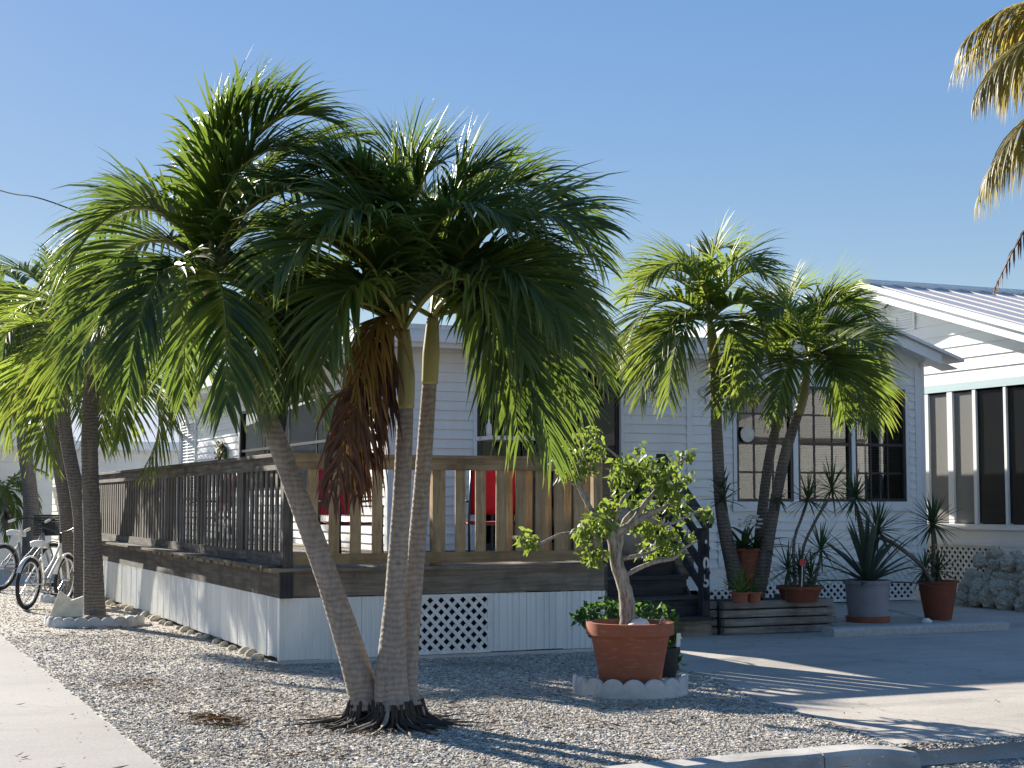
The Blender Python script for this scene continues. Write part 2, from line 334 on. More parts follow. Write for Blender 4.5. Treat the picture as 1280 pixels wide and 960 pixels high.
tag(kerb.build('kerb', 'kerb'), kind='structure')
# loose gravel: real stones
def inpoly(x, y, poly):
    c = np.zeros(len(x), bool); n = len(poly)
    for i in range(n):
        x0, y0 = poly[i]; x1, y1 = poly[i-1]
        c ^= ((y0 > y) != (y1 > y)) & (x < (x1-x0)*(y-y0)/((y1-y0)+1e-12)+x0)
    return c
def gravel():
    P = []
    for (x0, x1, y0, y1, rho) in ((1.80, 7.3, YF-.38, 11.5, 2600), (1.80, 7.35, 11.5, 14.72, 1700), (1.80, 3.94, 14.72, 19, 1000), (1.80, 3.94, 19, 30, 330)):
        n = int((x1-x0)*(y1-y0)*rho); P.append(np.c_[rng.uniform(x0, x1, n), rng.uniform(y0, y1, n)])
    # a few strays kicked onto the concrete and the road
    for (x0, x1, y0, y1, n) in ((1.62, 1.8, YF, 22, 120), (6.2, 9.5, 7.4, 8.0, 700), (7.0, 7.3, 10, 14, 60), (4.5, 6.2, 7.3, 7.75, 400)):
        P.append(np.c_[x1-(x1-x0)*rng.random(n)**2 if x0 < 2 else rng.uniform(x0, x1, n), rng.uniform(y0, y1, n)])
    P = np.concatenate(P); out = ~inpoly(P[:, 0], P[:, 1], dp) | (rng.random(len(P)) < .006)
    out &= (P[:, 1] > YF+.01-(6.3-P[:, 0])*.085) | (P[:, 1] < 7.75) | (P[:, 0] > 6.3)
    P = P[out]; n = len(P)
    base = np.array([[1, 0, 0], [0, 1, 0], [-1, 0, 0], [0, -1, 0], [0, 0, 1], [0, 0, -1]], float)
    fc = np.array([[0, 1, 4], [1, 2, 4], [2, 3, 4], [3, 0, 4], [1, 0, 5], [2, 1, 5], [3, 2, 5], [0, 3, 5]])
    sz = rng.gamma(4, .0017, n)+.004; sz = np.minimum(sz, .026)
    V = base[None]*(1+rng.uniform(-.35, .35, (n, 6, 3)))+rng.uniform(-.28, .28, (n, 6, 3))
    V *= sz[:, None, None]*np.stack([rng.uniform(.8, 1.3, n), rng.uniform(.7, 1.1, n), rng.uniform(.22, .42, n)], 1)[:, None]
    a = rng.uniform(0, 6.283, n); c, s_ = np.cos(a)[:, None], np.sin(a)[:, None]
    X = V[..., 0]*c-V[..., 1]*s_; Y = V[..., 0]*s_+V[..., 1]*c
    z0 = np.where((P[:, 1] < YF-.25-(6.3-P[:, 0])*.085), -.10, .002)+sz*.12
    V = np.stack([X+P[:, 0, None], Y+P[:, 1, None], V[..., 2]+z0[:, None]], -1).reshape(-1, 3)
    F_ = (fc[None]+6*np.arange(n)[:, None, None]).reshape(-1, 3)
    o = npmesh('gravel', V, F_, ['pebble'], smooth=False); tag(o, 'loose pale pea gravel covering the yard', 'gravel', kind='stuff')
gravel()
# ================================================================== PALMS
def bez(P, t):
    t = t[:, None]
    if len(P) == 3: return (1-t)**2*P[0]+2*t*(1-t)*P[1]+t*t*P[2], 2*(1-t)*(P[1]-P[0])+2*t*(P[2]-P[1])
    return (1-t)**3*P[0]+3*t*(1-t)**2*P[1]+3*t*t*(1-t)*P[2]+t**3*P[3], 3*(1-t)**2*(P[1]-P[0])+6*t*(1-t)*(P[2]-P[1])+3*t*t*(P[3]-P[2])
def frond(palm, P, L=.52, n=46, wid=.03, mats=('palm_leaf', 'petiole'), grav=.16, vee=.35, start=.10, seg=5, sweep=(.95, .30), rr=.014, wig=.05):
    P = [np.asarray(p, float) for p in P]
    A = P[1]-P[0]; Bv = P[-1]-P[-2]; nb = np.cross(A, Bv)
    if np.linalg.norm(nb) < 1e-3: nb = np.cross(A, [0.3, .2, 1])
    nb = unit(nb)
    t = np.linspace(start, 1, n)+rng.uniform(-.3, .3, n)*(1-start)/n; t = np.clip(t, 0, 1); t = np.repeat(t, 2); side = np.tile([1., -1.], n)
    pos, T = bez(P, t); T = unit(T); Nn = unit(np.cross(nb[None], T))
    # upper face is the convex (outer) side of the arch
    mid = bez(P, np.array([.5]))[0][0]-(P[0]+P[-1])/2
    if np.dot(Nn[len(Nn)//2], mid) < 0: Nn = -Nn
    k = len(t); S = nb[None]*side[:, None]
    tt = (t-start)/(1-start)
    ang = sweep[0]+(sweep[1]-sweep[0])*tt+rng.normal(0, wig, k)
    v = vee*(1-.5*tt)+rng.normal(0, .12, k)
    d = np.cos(ang)[:, None]*T+np.sin(ang)[:, None]*(np.cos(v)[:, None]*S+np.sin(v)[:, None]*Nn)
    ln = L*np.clip(.45+1.9*tt, 0, 1)*(1-.62*np.clip((tt-.55)/.45, 0, 1)**1.6)*rng.uniform(.82, 1.1, k)
    fn = unit(Nn*np.cos(v)[:, None]-S*np.sin(v)[:, None]+rng.normal(0, .13, (k, 3)))
    w0 = wid*rng.uniform(.8, 1.15, k)*(1-.45*tt)
    g = grav*rng.uniform(.6, 1.4, k)
    prof = np.interp(np.linspace(0, 1, seg+1), [0, .22, .6, 1], [.35, 1, .75, .03])
    p = pos.copy(); rows = []; tips = []
    for i in range(seg+1):
        wd = unit(np.cross(d, fn)); f2 = np.cross(wd, d)
        h = (w0*prof[i]/2)[:, None]
        rows.append(np.stack([p-wd*h+f2*h*.35, p, p+wd*h+f2*h*.35], 1)); tips.append(np.full((k, 3), i/seg)*(.55+.45*rng.random((k, 1)))+.0)
        d = unit(d+np.array([0, 0, -1.])*(g*(.4+.6*i))[:, None]+rng.normal(0, .03, (k, 3)))
        p = p+d*(ln/seg)[:, None]
    V = np.stack(rows, 1).reshape(-1, 3); tip = np.stack(tips, 1).reshape(-1)
    m = 3*(seg+1); q = []
    for i in range(seg):
        for j in range(2): q.append([i*3+j, i*3+j+1, (i+1)*3+j+1, (i+1)*3+j])
    Fc = (np.array(q)[None]+m*np.arange(k)[:, None, None]).reshape(-1, 4); mi = np.zeros(len(Fc), int)
    # rachis
    ts = np.linspace(0, 1, 12); rp, rT = bez(P, ts); rT = unit(rT); rN = unit(np.cross(nb[None], rT)); rS = np.tile(nb, (12, 1))
    rad = rr*(1.25-1.1*ts); b = len(V); ring = []
    for a in range(5):
        an = 2*math.pi*a/5; ring.append(rp+(rS*math.cos(an)+rN*math.sin(an))*rad[:, None])
    V = np.concatenate([V, np.stack(ring, 1).reshape(-1, 3)]); tip = np.r_[tip, np.zeros(60)]
    rf = [[b+i*5+j, b+i*5+(j+1) % 5, b+(i+1)*5+(j+1) % 5, b+(i+1)*5+j] for i in range(11) for j in range(5)]
    Fc = np.concatenate([Fc, rf]); mi = np.r_[mi, np.ones(len(rf), int)]
    return npmesh('frond', V, Fc, mats, palm, tip, mi)
def smoothpath(pts, rad, m=40):
    pts = np.array([p for p in pts], float); s = np.r_[0, np.cumsum(np.linalg.norm(np.diff(pts, axis=0), axis=1))]; u = np.linspace(0, s[-1], m)
    # catmull-rom through the points
    out = []
    for x in u:
        i = min(max(np.searchsorted(s, x)-1, 0), len(s)-2); h = (x-s[i])/(s[i+1]-s[i])
        p0, p1, p2, p3 = pts[max(i-1, 0)], pts[i], pts[i+1], pts[min(i+2, len(pts)-1)]
        out.append(.5*((2*p1)+(-p0+p2)*h+(2*p0-5*p1+4*p2-p3)*h*h+(-p0+3*p1-3*p2+p3)*h**3))
    return out, list(np.interp(u, s, rad))
def palm(name, label, group, trunk, rad, shaft, srad, fronds, kw, tmat='palm_trunk', roots=0, rootr=.3):
    base = Vector(trunk[0]); base.z = 0
    t = thing(name, base, label, 'palm tree', group)
    p, r = smoothpath(trunk, rad, 90)
    r = [x*(1+.018*math.sin(i*2.4)+.02*noise.noise((i*.35, base.x, 0))) for i, x in enumerate(r)]
    MB().tube(p, r, 18).build('trunk', tmat, t, smooth=True)
    if shaft:
        p, r = smoothpath(shaft, srad, 14); MB().tube(p, r, 14).build('crownshaft', 'crownshaft', t, smooth=True)
    for P, k2 in fronds:
        k3 = dict(kw); k3.update(k2); frond(t, P, **k3)
    if roots:
        rm = [MB(), MB()]
        for i in range(roots):
            a = random.uniform(0, 6.283); r0 = rad[0]*random.uniform(.72, .98); h = random.uniform(.03, .15); ex = random.uniform(.02, rootr)*random.choice((.35, .6, 1, 1.3))
            c, s = math.cos(a), math.sin(a); b = base
            q = [(b.x+c*r0, b.y+s*r0, h+.03), (b.x+c*(r0+.025), b.y+s*(r0+.025), h*.6), (b.x+c*(r0+.03+ex*.4), b.y+s*(r0+.03+ex*.4), .03), (b.x+c*(r0+.05+ex)+random.uniform(-.12, .12), b.y+s*(r0+.05+ex)+random.uniform(-.08, .08), random.uniform(-.02, .03))]
            q, rr2 = smoothpath(q, [.016, .013, .010, .003], 7); (rm[1] if random.random() < .12 else rm[0]).tube(q, [x*random.uniform(.6, 1.1) for x in rr2], 5)
        for mm, mt in zip(rm, ('root', 'root_pale')):
            if mm.v: tag(mm.build('roots', mt, t, smooth=True), kind='stuff')
    return t
def crown(c, d, n, Lf, tilt=(0, 0), seed=0, low=-.35, kw=None, up=1.25):
    """n fronds spiralling round the crown, arching over"""
    rs = random.Random(seed); out = []
    for i in range(n):
        az = i*2.39996+rs.uniform(-.25, .25); e = up-(up-low)*((i+.5)/n)**.8+rs.uniform(-.08, .08)
        h = np.array([math.cos(az), math.sin(az), 0]); l = Lf*rs.uniform(.85, 1.1)
        d1 = h*math.cos(e)+np.array([0, 0, math.sin(e)])
        p1 = c+d1*l*.42; d2 = h*math.cos(e-.75)+np.array([0, 0, math.sin(e-.75)]); p2 = p1+d2*l*.35
        d3 = h*math.cos(e-1.75)+np.array([0, 0, math.sin(e-1.75)]); p3 = p2+d3*l*.42
        out.append(([c, p1, p2, p3], dict(kw or {})))
    return out
def arch(c, pts, d, dd, FS=.9):
    """frond control points: crown c, then photo bearings with depth offsets from crown depth d"""
    out = [np.asarray(c)]
    cx, cy = prj(c)
    for (x, y), e in zip(pts, dd): out.append(gd(cx+(x-cx)*FS, cy+(y-cy)*FS, d+e*.9))
    return out
D0 = 11.1
def prj(P): v = np.asarray(P)-_C; return 640+FPX*(v@_R)/(v@_F), 480-FPX*(v@_U)/(v@_F)
cA = gd(257, 352, D0+.15); cB = gd(505, 412, D0-.05); cC = gd(541, 396, D0+.35)
# ---- front clump: leaning palm
frA = [([(280, 190), (330, 85), (430, 130)], (0, -.1, -.3)), ([(262, 230), (300, 120), (345, 100)], (.1, .2, .3)), ([(268, 240), (300, 150), (390, 170)], (-.2, -.4, -.6)), ([(250, 250), (265, 150), (310, 110)], (-.1, -.3, -.4)), ([(262, 260), (250, 170), (275, 120)], (.3, .6, .9)), ([(215, 215), (120, 215), (60, 345)], (-.1, -.2, -.3)),
       ([(225, 270), (130, 270), (75, 400)], (.3, .5, .6)), ([(210, 310), (120, 330), (75, 480)], (-.4, -.6, -.7)), ([(230, 300), (160, 330), (150, 500)], (-.6, -1.0, -1.1)),
       ([(235, 320), (225, 370), (228, 500)], (.4, .8, .9)), ([(310, 240), (390, 250), (420, 400)], (.3, .5, .5)), ([(300, 290), (370, 330), (385, 500)], (-.3, -.6, -.7)),
       ([(275, 300), (290, 380), (285, 520)], (-.7, -1.2, -1.3)), ([(290, 300), (340, 360), (330, 540)], (.1, 0, -.1)), ([(240, 260), (190, 215), (110, 280)], (.5, 1.1, 1.5)),
       ([(300, 230), (370, 190), (450, 260)], (-.5, -1., -1.2)), ([(300, 210), (370, 150), (470, 150)], (.3, .9, 1.4)), ([(320, 320), (400, 380), (420, 540)], (.2, .3, .4))]
frB = [([(487, 290), (430, 215), (300, 200)], (-.2, -.4, -.5)), ([(480, 290), (440, 160), (350, 165)], (.2, .4, .5)), ([(495, 300), (480, 190), (540, 165)], (.1, .2, .3)),
       ([(520, 280), (570, 200), (650, 260)], (-.5, -.9, -1.1)), ([(450, 340), (380, 330), (345, 480)], (-.3, -.5, -.6)), ([(450, 350), (380, 350), (350, 500)], (-.4, -.6, -.7)),
       ([(440, 330), (350, 290), (290, 400)], (.3, .6, .8)), ([(470, 330), (420, 310), (400, 440)], (-.7, -1.1, -1.1)), ([(550, 320), (630, 300), (670, 450)], (-.6, -1.0, -1.1)),
       ([(500, 300), (470, 210), (400, 260)], (-.6, -1.2, -1.5)), ([(510, 310), (540, 220), (610, 230)], (.4, .9, 1.3)), ([(470, 300), (390, 180), (310, 220)], (.4, 1.0, 1.5)), ([(460, 320), (380, 240), (300, 300)], (-.1, -.2, -.2)), ([(470, 310), (400, 230), (330, 330)], (-.6, -1.1, -1.4)), ([(490, 270), (440, 170), (370, 190)], (-.2, -.4, -.6)), ([(500, 310), (475, 200), (420, 175)], (-.3, -.6, -.9)), ([(505, 320), (505, 210), (550, 185)], (-.3, -.5, -.7))]
frC = [([(565, 260), (640, 140), (745, 265)], (.1, .1, .1)), ([(590, 300), (700, 250), (775, 420)], (-.1, -.2, -.2)), ([(590, 340), (690, 330), (745, 520)], (-.3, -.5, -.6)),
       ([(600, 370), (680, 400), (705, 590)], (-.4, -.8, -.9)), ([(570, 330), (640, 350), (660, 560)], (-.6, -1.0, -1.1)), ([(550, 280), (575, 190), (650, 210)], (.3, .6, .8)),
       ([(590, 270), (690, 190), (775, 320)], (.4, .8, 1.0)), ([(580, 320), (660, 290), (730, 410)], (-.7, -1.2, -1.5)), ([(545, 290), (530, 190), (470, 180)], (.4, .7, .9)),
       ([(600, 330), (720, 330), (780, 480)], (.4, .8, 1.0)), ([(570, 330), (620, 350), (630, 500)], (.5, .9, 1.)), ([(570, 290), (650, 220), (760, 270)], (-.5, -1., -1.3)), ([(575, 280), (640, 200), (745, 360)], (.1, .2, .2)), ([(550, 300), (565, 200), (620, 190)], (-.3, -.5, -.6)), ([(590, 320), (690, 280), (790, 440)], (.2, .3, .3)), ([(585, 350), (670, 350), (735, 500)], (.3, .5, .6))]
def mk(c, fr, d, sp=()):
    out = []
    for i, (pts, dd) in enumerate(fr): out.append((arch(c, pts, d, dd), dict(L=.70*random.uniform(.88, 1.12))))
    if sp: out += crown(np.asarray(c), d, sp[0], sp[1], seed=sp[2], low=.45, up=1.3)
    return out
KW = dict(L=.72, n=58, wid=.046, grav=.085, vee=.5, sweep=(.92, .42), start=.14, rr=.017)
tB = [gd(492, 893, 10.85), gd(489, 850, 10.9), gd(494, 750, 11.0), gd(502, 620, 11.05), gd(507, 508, 11.05)]
tA = [gd(456, 888, 10.98), gd(450, 850, 11.0), gd(412, 730, 11.1), gd(372, 620, 11.2), gd(338, 530, 11.25), gd(305, 455, 11.25)]
tC = [gd(509, 884, 11.05), gd(506, 850, 11.1), gd(516, 740, 11.25), gd(528, 600, 11.4), gd(537, 476, 11.45)]
for q in (tA, tB, tC): q[0][2] = .10
frBx = mk(cB, frB, D0-.05, (2, 1.2, 5))
palm('palm_tree', 'leftmost leaning palm of the triple clump in the gravel yard', 'palms of the front clump', tA, [.125, .108, .084, .077, .07, .064], [gd(305, 455, 11.25), gd(285, 415, 11.25), cA], [.068, .07, .04], mk(cA, frA, D0+.15), KW, roots=120, rootr=.28)
pB = palm('palm_tree', 'upright middle palm of the triple clump with a brown dead frond hanging', 'palms of the front clump', tB, [.14, .115, .076, .063, .056], [gd(507, 510, 11.05), gd(507, 470, 11.05), cB], [.061, .066, .04], frBx, KW, roots=190, rootr=.32)
# dead hanging fronds of the middle palm
for P, m, k in ((arch(cB, [(465, 360), (440, 420), (430, 600)], D0-.05, (-.25, -.35, -.4)), ('ochre_leaf', 'ochre_leaf'), dict(L=.55)), (arch(cB, [(470, 400), (440, 500), (405, 640)], D0-.05, (-.3, -.4, -.45)), ('dead_leaf', 'dead_leaf'), dict(L=.55, start=.35)),
                (arch(cB, [(480, 400), (465, 480), (440, 640)], D0-.05, (-.15, -.2, -.25)), ('dead_leaf', 'dead_leaf'), dict(L=.5, start=.35)), (arch(cB, [(475, 380), (450, 440), (425, 620)], D0-.05, (-.2, -.25, -.3)), ('dead_leaf', 'ochre_leaf'), dict(L=.58, start=.25))):
    frond(pB, P, n=46, wid=.038, mats=m, grav=.34, vee=-.1, sweep=(1.05, .5), wig=.25, **k)
palm('palm_tree', 'slender rear right palm of the triple clump with pale crownshaft', 'palms of the front clump', tC, [.115, .092, .068, .06, .053], [gd(537, 480, 11.45), gd(539, 440, 11.45), cC], [.059, .063, .04], mk(cC, frC, D0+.35, (2, 1.2, 8)), KW, roots=100, rootr=.25)
# ---- generic crowns
# ---- two clumps by the planter
DR = 19.0
KR = dict(L=.66, n=48, wid=.044, grav=.07, vee=.5, sweep=(.92, .42), start=.14, mats=('palm_leaf_yellow_lit', 'petiole'))
cD = gd(888, 402, DR)
frD = [([(875, 340), (850, 300), (790, 360)], (0, 0, 0)), ([(860, 370), (800, 340), (765, 450)], (-.2, -.3, -.4)), ([(865, 385), (810, 380), (790, 510)], (-.4, -.7, -.8)), ([(870, 390), (835, 390), (830, 510)], (-.6, -.9, -1.)),
       ([(885, 340), (880, 290), (920, 300)], (.2, .3, .5)), ([(905, 350), (950, 300), (985, 360)], (0, 0, .1)), ([(910, 370), (960, 350), (975, 450)], (-.3, -.5, -.6)), ([(870, 350), (820, 310), (770, 370)], (.4, .8, 1.1)), ([(900, 385), (930, 400), (935, 500)], (-.5, -.9, -1.)), ([(895, 345), (915, 290), (960, 330)], (-.4, -.8, -1.1)), ([(850, 390), (800, 400), (770, 500)], (.3, .5, .6)), ([(882, 345), (860, 290), (800, 340)], (-.5, -.9, -1.2))]
palm('palm_tree', 'taller left palm in the timber planter with brown trunk by the steps', 'palms by the planter', [gd(922, 735, DR), gd(917, 712, DR), gd(902, 640, DR), gd(897, 560, DR), gd(893, 462, DR)], [.115, .10, .075, .07, .06], [gd(893, 465, DR), gd(891, 430, DR), cD], [.064, .068, .04], mk(cD, frD, DR), KR, tmat='palm_trunk_dark')
cE = gd(988, 440, 19.3); cF = gd(1010, 448, 19.0)
frE = [([(975, 400), (940, 370), (905, 460)], (-.1, -.2, -.2)), ([(970, 430), (920, 420), (895, 520)], (-.4, -.7, -.8)), ([(985, 400), (970, 350), (1010, 350)], (.2, .3, .5)), ([(980, 400), (955, 345), (925, 370)], (.4, .7, .9)), ([(1000, 400), (1030, 350), (1080, 380)], (.3, .6, .7)), ([(965, 420), (930, 420), (915, 520)], (.2, .3, .4))]
frF = [([(1030, 410), (1075, 370), (1110, 450)], (0, 0, 0)), ([(1035, 440), (1090, 430), (1115, 530)], (-.3, -.5, -.5)), ([(1030, 440), (1075, 445), (1095, 540)], (-.5, -.9, -.9)), ([(1025, 440), (1050, 450), (1060, 530)], (-.6, -1., -1.1)), ([(1015, 410), (1020, 350), (1065, 360)], (.3, .4, .6)), ([(1000, 440), (975, 440), (965, 530)], (-.5, -.9, -1.)), ([(1025, 420), (1070, 400), (1105, 490)], (.5, .9, 1.)), ([(1005, 410), (990, 350), (950, 390)], (-.5, -.9, -1.1)), ([(1030, 430), (1080, 410), (1100, 430)], (-.6, -1.1, -1.4)), ([(1020, 400), (1045, 340), (1095, 390)], (.1, .1, .1))]
palm('palm_tree', 'leaning palm rising behind the terracotta pot in the timber planter', 'palms by the planter', [gd(948, 735, 19.3), gd(948, 700, 19.3), gd(955, 620, 19.3), gd(964, 560, 19.3), gd(980, 500, 19.3)], [.09, .08, .062, .058, .05], [gd(980, 505, 19.3), gd(985, 480, 19.3), cE], [.055, .057, .035], mk(cE, frE, 19.3), KR, tmat='palm_trunk_dark')
palm('palm_tree', 'rightmost leaning palm of the planter, its crown before the triple window', 'palms by the planter', [gd(945, 745, 19.0), gd(953, 715, 19.0), gd(965, 650, 19.0), gd(981, 570, 19.0), gd(998, 515, 19.0)], [.105, .09, .07, .066, .056], [gd(998, 518, 19.0), gd(1005, 490, 19.0), cF], [.06, .062, .04], mk(cF, frF, 19.0), KR, tmat='palm_trunk_dark')
# ---- palms along the side street
def street_palm(label, base, pts, rad, d, crn, n, Lf, seed, tilt=None, kw=None):
    tr = [np.array(base)]+[gd(x, y, d) for x, y in pts]; c = gd(crn[0], crn[1], d); tr.append(tr[-1]+.68*(c-tr[-1])); rad = rad+[rad[-1]*.92]
    K = dict(KW); K.update(n=46, wid=.050, L=.78,  mats=('palm_leaf_yellow_lit' if seed % 2 else 'palm_leaf', 'petiole'))
    return palm('palm_tree', label, 'palms along the side street', tr, rad, [tr[-1], (tr[-1]+c)/2, c], [rad[-1]*1.02, rad[-1]*1.05, .05], crown(c, d, n, Lf, seed=seed, low=-.5), K, tmat='palm_trunk_dark')
street_palm('nearest street palm, its trunk standing in the scalloped edging', gz(119, 781), [(118, 760), (116, 680), (112, 560)], [.18, .14, .115, .105], gz(119, 781)@_F, (116, 425), 14, 1.9, 1)
street_palm('second street palm with its bent trunk against the white bicycle', gz(104, 760), [(103, 735), (100, 640), (82, 540)], [.17, .135, .11, .10], gz(104, 760)@_F, (70, 385), 13, 2.0, 2)
street_palm('third street palm leaning left behind the white bicycle', gz(82, 748), [(84, 725), (84, 640), (62, 510)], [.19, .155, .13, .115], gz(82, 748)@_F, (42, 375), 13, 2.1, 4)
street_palm('dark trunked street palm behind the black crate', gz(38, 715), [(38, 695), (38, 620), (28, 540)], [.24, .19, .165, .15], gz(38, 715)@_F, (12, 400), 13, 2.5, 7)
# little palm beyond
c = gd(8, 610, 36)
palm('palm_tree', 'small yellow-green palm beyond the bicycles at the left edge', None, [gz(12, 690), gd(9, 655, 36), gd(6, 630, 36), c-np.array([0, 0, .05])], [.10, .09, .08, .07], None, None, crown(c, 36, 12, 1.3, seed=9, low=-.5), dict(L=.42, n=26, wid=.05, mats=('palm_leaf_yellow_lit', 'petiole')))
# ---- coconut palm off the right edge, only its frond ends reach into view
cc = gd(1450, 150, 14.)
KC = dict(L=.8, n=84, wid=.038, grav=.42, vee=-.1, mats=('coco_leaf', 'coco_leaf'), start=.2, rr=.022, sweep=(.95, .3))
frN = [([(1375, 20), (1290, -10), (1200, 95)], (.3, .4, .4), {}), ([(1385, 120), (1300, 130), (1225, 260)], (.2, .3, .3), {}), ([(1375, 60), (1300, 10), (1225, 130)], (-.4, -.6, -.7), {}), ([(1380, 40), (1290, -30), (1205, 70)], (0, 0, 0), {}), ([(1390, 110), (1310, 100), (1235, 235)], (-.2, -.4, -.4), {}), ([(1400, 160), (1320, 210), (1245, 375)], (-.2, -.3, -.3), dict(mats=('dead_leaf', 'dead_leaf'), n=40, L=.35, grav=.8)),
       ([(1370, 80), (1290, 40), (1255, 120)], (.4, .7, .8), {}), ([(1400, 0), (1330, -140), (1250, -160)], (0, 0, 0), {}), ([(1470, 20), (1480, -140), (1560, -200)], (0, .3, .6), {}), ([(1520, 80), (1620, 0), (1700, 100)], (0, .2, .3), {}), ([(1520, 150), (1620, 170), (1680, 340)], (-.3, -.4, -.5), {}), ([(1440, 80), (1430, -60), (1390, -90)], (-.8, -1.5, -2.), {}), ([(1480, 100), (1520, 60), (1560, 180)], (-.8, -1.6, -2.), {}), ([(1450, 60), (1440, 0), (1420, 100)], (.8, 1.6, 2.), {})]
cb = np.array([cc[0]+.5, cc[1]+.1, 0.]);
palm('palm_tree', 'tall coconut palm at the right edge, yellowing frond tips against the sky', None, [cb, cb+[0, 0, .4], cb+[-.1, 0, 2.2], cc-[0, 0, .1]], [.24, .17, .14, .12], None, None, [(arch(cc, [(x, y-18) for x, y in p], 14., dd, 1.0), k) for p, dd, k in frN], KC)
# ================================================================== MAIN HOUSE
YM, XL, YFAR = 19.5, 6.64, 33.0
XR = float(gy(903, 560, YM)[0]); YG = 20.3; XG = float(gy(1150, 600, YG)[0]); ZE = 3.6
def Xm(px, Y=YM): return float(gy(px, 560, Y)[0])
def Zm(px, py, Y=YM): return float(gy(px, py, Y)[2])
def wallmesh(O, u, n, L, z0, z1, ops, thick=.10, top=None):
    """backing wall with real openings: cells between the opening edges"""
    mb = MB(); O, u, n = Vector(O), Vector(u), Vector(n)
    ss = sorted({0, L, *[o for a in ops for o in a[:2]]}); zs = sorted({z0, z1, *[o for a in ops for o in a[2:4]]})
    for a, b in zip(ss, ss[1:]):
        for c, d in zip(zs, zs[1:]):
            if any(q[0] <= a+1e-6 and q[1] >= b-1e-6 and q[2] <= c+1e-6 and q[3] >= d-1e-6 for q in ops): continue
            mb.obox(O+u*(a+b)/2+Vector((0, 0, (c+d)/2))-n*thick/2, u*(b-a)/2, n*thick/2, Vector((0, 0, (d-c)/2)))
    return mb
def siding(wall, O, u, n, L, z0, z1, ops, e=.127, mat='siding', span=None):
    O, u, n = Vector(O), Vector(u), Vector(n); z = z0
    while z < z1-.01:
        h = min(e, z1-z); s0, s1 = (0, L) if span is None else span(z+h*.5)
        iv = [(s0, s1)]
        for a, b, c, d in ops:
            if d > z+h*.3 and c < z+h*.7:
                iv = [q for (p, r) in iv for q in ((p, min(r, a)), (max(p, b), r)) if q[1]-q[0] > .02]
        for p, r in iv:
            t0 = .027; base = O+u*p+Vector((0, 0, z)); A = [base+n*.001, base+n*t0, base+n*(t0*1.0)+Vector((0, 0, .006)), base+n*.005+Vector((0, 0, h-.001)), base+n*.001+Vector((0, 0, h-.001))]
            MB().prism(A, u*(r-p)).build('siding_board', mat, wall)
        z += e
def winunit(house, O, u, n, s0, s1, z0, z1, cols, rows, meeting=True, fmat='dark_frame', gmat='glass', blind=True, name='window', casing='trim', cw=.06, bl=1.0, mun=.030, fr=.045):
    """window part: casing, sashes, muntins, pane, blind"""
    O, u, n = Vector(O), Vector(u), Vector(n); Z = Vector((0, 0, 1))
    def bx(mb, a, b, c, d, t0, t1): mb.obox(O+u*(a+b)/2+Z*(c+d)/2+n*(t0+t1)/2, u*(b-a)/2, n*(t1-t0)/2, Z*(d-c)/2)
    m = MB()
    if casing:
        for q in ((s0-cw, s0, z0-cw, z1+cw), (s1, s1+cw, z0-cw, z1+cw), (s0, s1, z1, z1+cw), (s0, s1, z0-cw, z0)): bx(m, *q, -.09, .028)
        wobj = m.build(name, casing, house)
        f = MB()
    else: wobj = None; f = MB()
    for q in ((s0, s0+fr, z0, z1), (s1-fr, s1, z0, z1), (s0+fr, s1-fr, z1-fr, z1), (s0+fr, s1-fr, z0, z0+fr)): bx(f, *q, -.07, .012)
    zm = (z0+z1)/2
    if meeting: bx(f, s0+fr, s1-fr, zm-.022, zm+.022, -.055, .006)
    if wobj is None: wobj = f.build(name, fmat, house)
    else: f.build('sash', fmat, wobj)
    g = MB()
    for i in range(1, cols): s = s0+(s1-s0)*i/cols; bx(g, s-mun/2, s+mun/2, z0+fr, z1-fr, -.042, -.024)
    for j in range(1, rows):
        z = z0+(z1-z0)*j/rows
        if meeting and abs(z-zm) < .05: continue
        bx(g, s0+fr, s1-fr, z-mun/2, z+mun/2, -.044, -.026)
    if g.v: g.build('muntins', fmat, wobj)
    p = MB(); bx(p, s0+fr*.9, s1-fr*.9, z0+fr*.9, z1-fr*.9, -.036, -.032); p.build('pane', gmat, wobj)
    if blind:
        b = MB(); z = z1-.06
        while z > z1-(z1-z0)*bl+.05:
            c = O+u*(s0+s1)/2+Z*z-n*.13; b.obox(c, u*((s1-s0)/2-.02), n*.011+Z*.006, Z*.0012); z -= .026
        b.build('blind', 'blind', wobj)
    return wobj
house = thing('mobile_home', (XL, YM, 0), 'pale blue-white lap-sided mobile home behind the wooden deck', 'house')
# --- front wall
UX, NF = (1, 0, 0), (0, -1, 0)
dx0, dx1 = Xm(595)-XL, Xm(775)-XL; dz1 = Zm(690, 459); FL = .9
fops = [(dx0, dx1, FL, dz1)]
LM = XR-XL
wf = wallmesh((XL, YM, 0), UX, NF, LM, .3, ZE+.02, fops).build('wall', 'siding', house)
siding(wf, (XL, YM, 0), UX, NF, LM, .62, ZE-.03, [(a-.05, b+.05, c, d+.07) for a, b, c, d in fops])
for px, wd in ((861, .09), (903, .1), (490, .1)):
    x = Xm(px); x = min(max(x, XL+.052), XR-.052); box('corner_trim', (x-wd/2, YM-.034, .62), (x+wd/2, YM-.0, ZE-.02), 'trim', wf)
box('corner_trim', (XL-.035, YM-.034, .62), (XL-.0, YM+.09, ZE-.02), 'trim', wf)
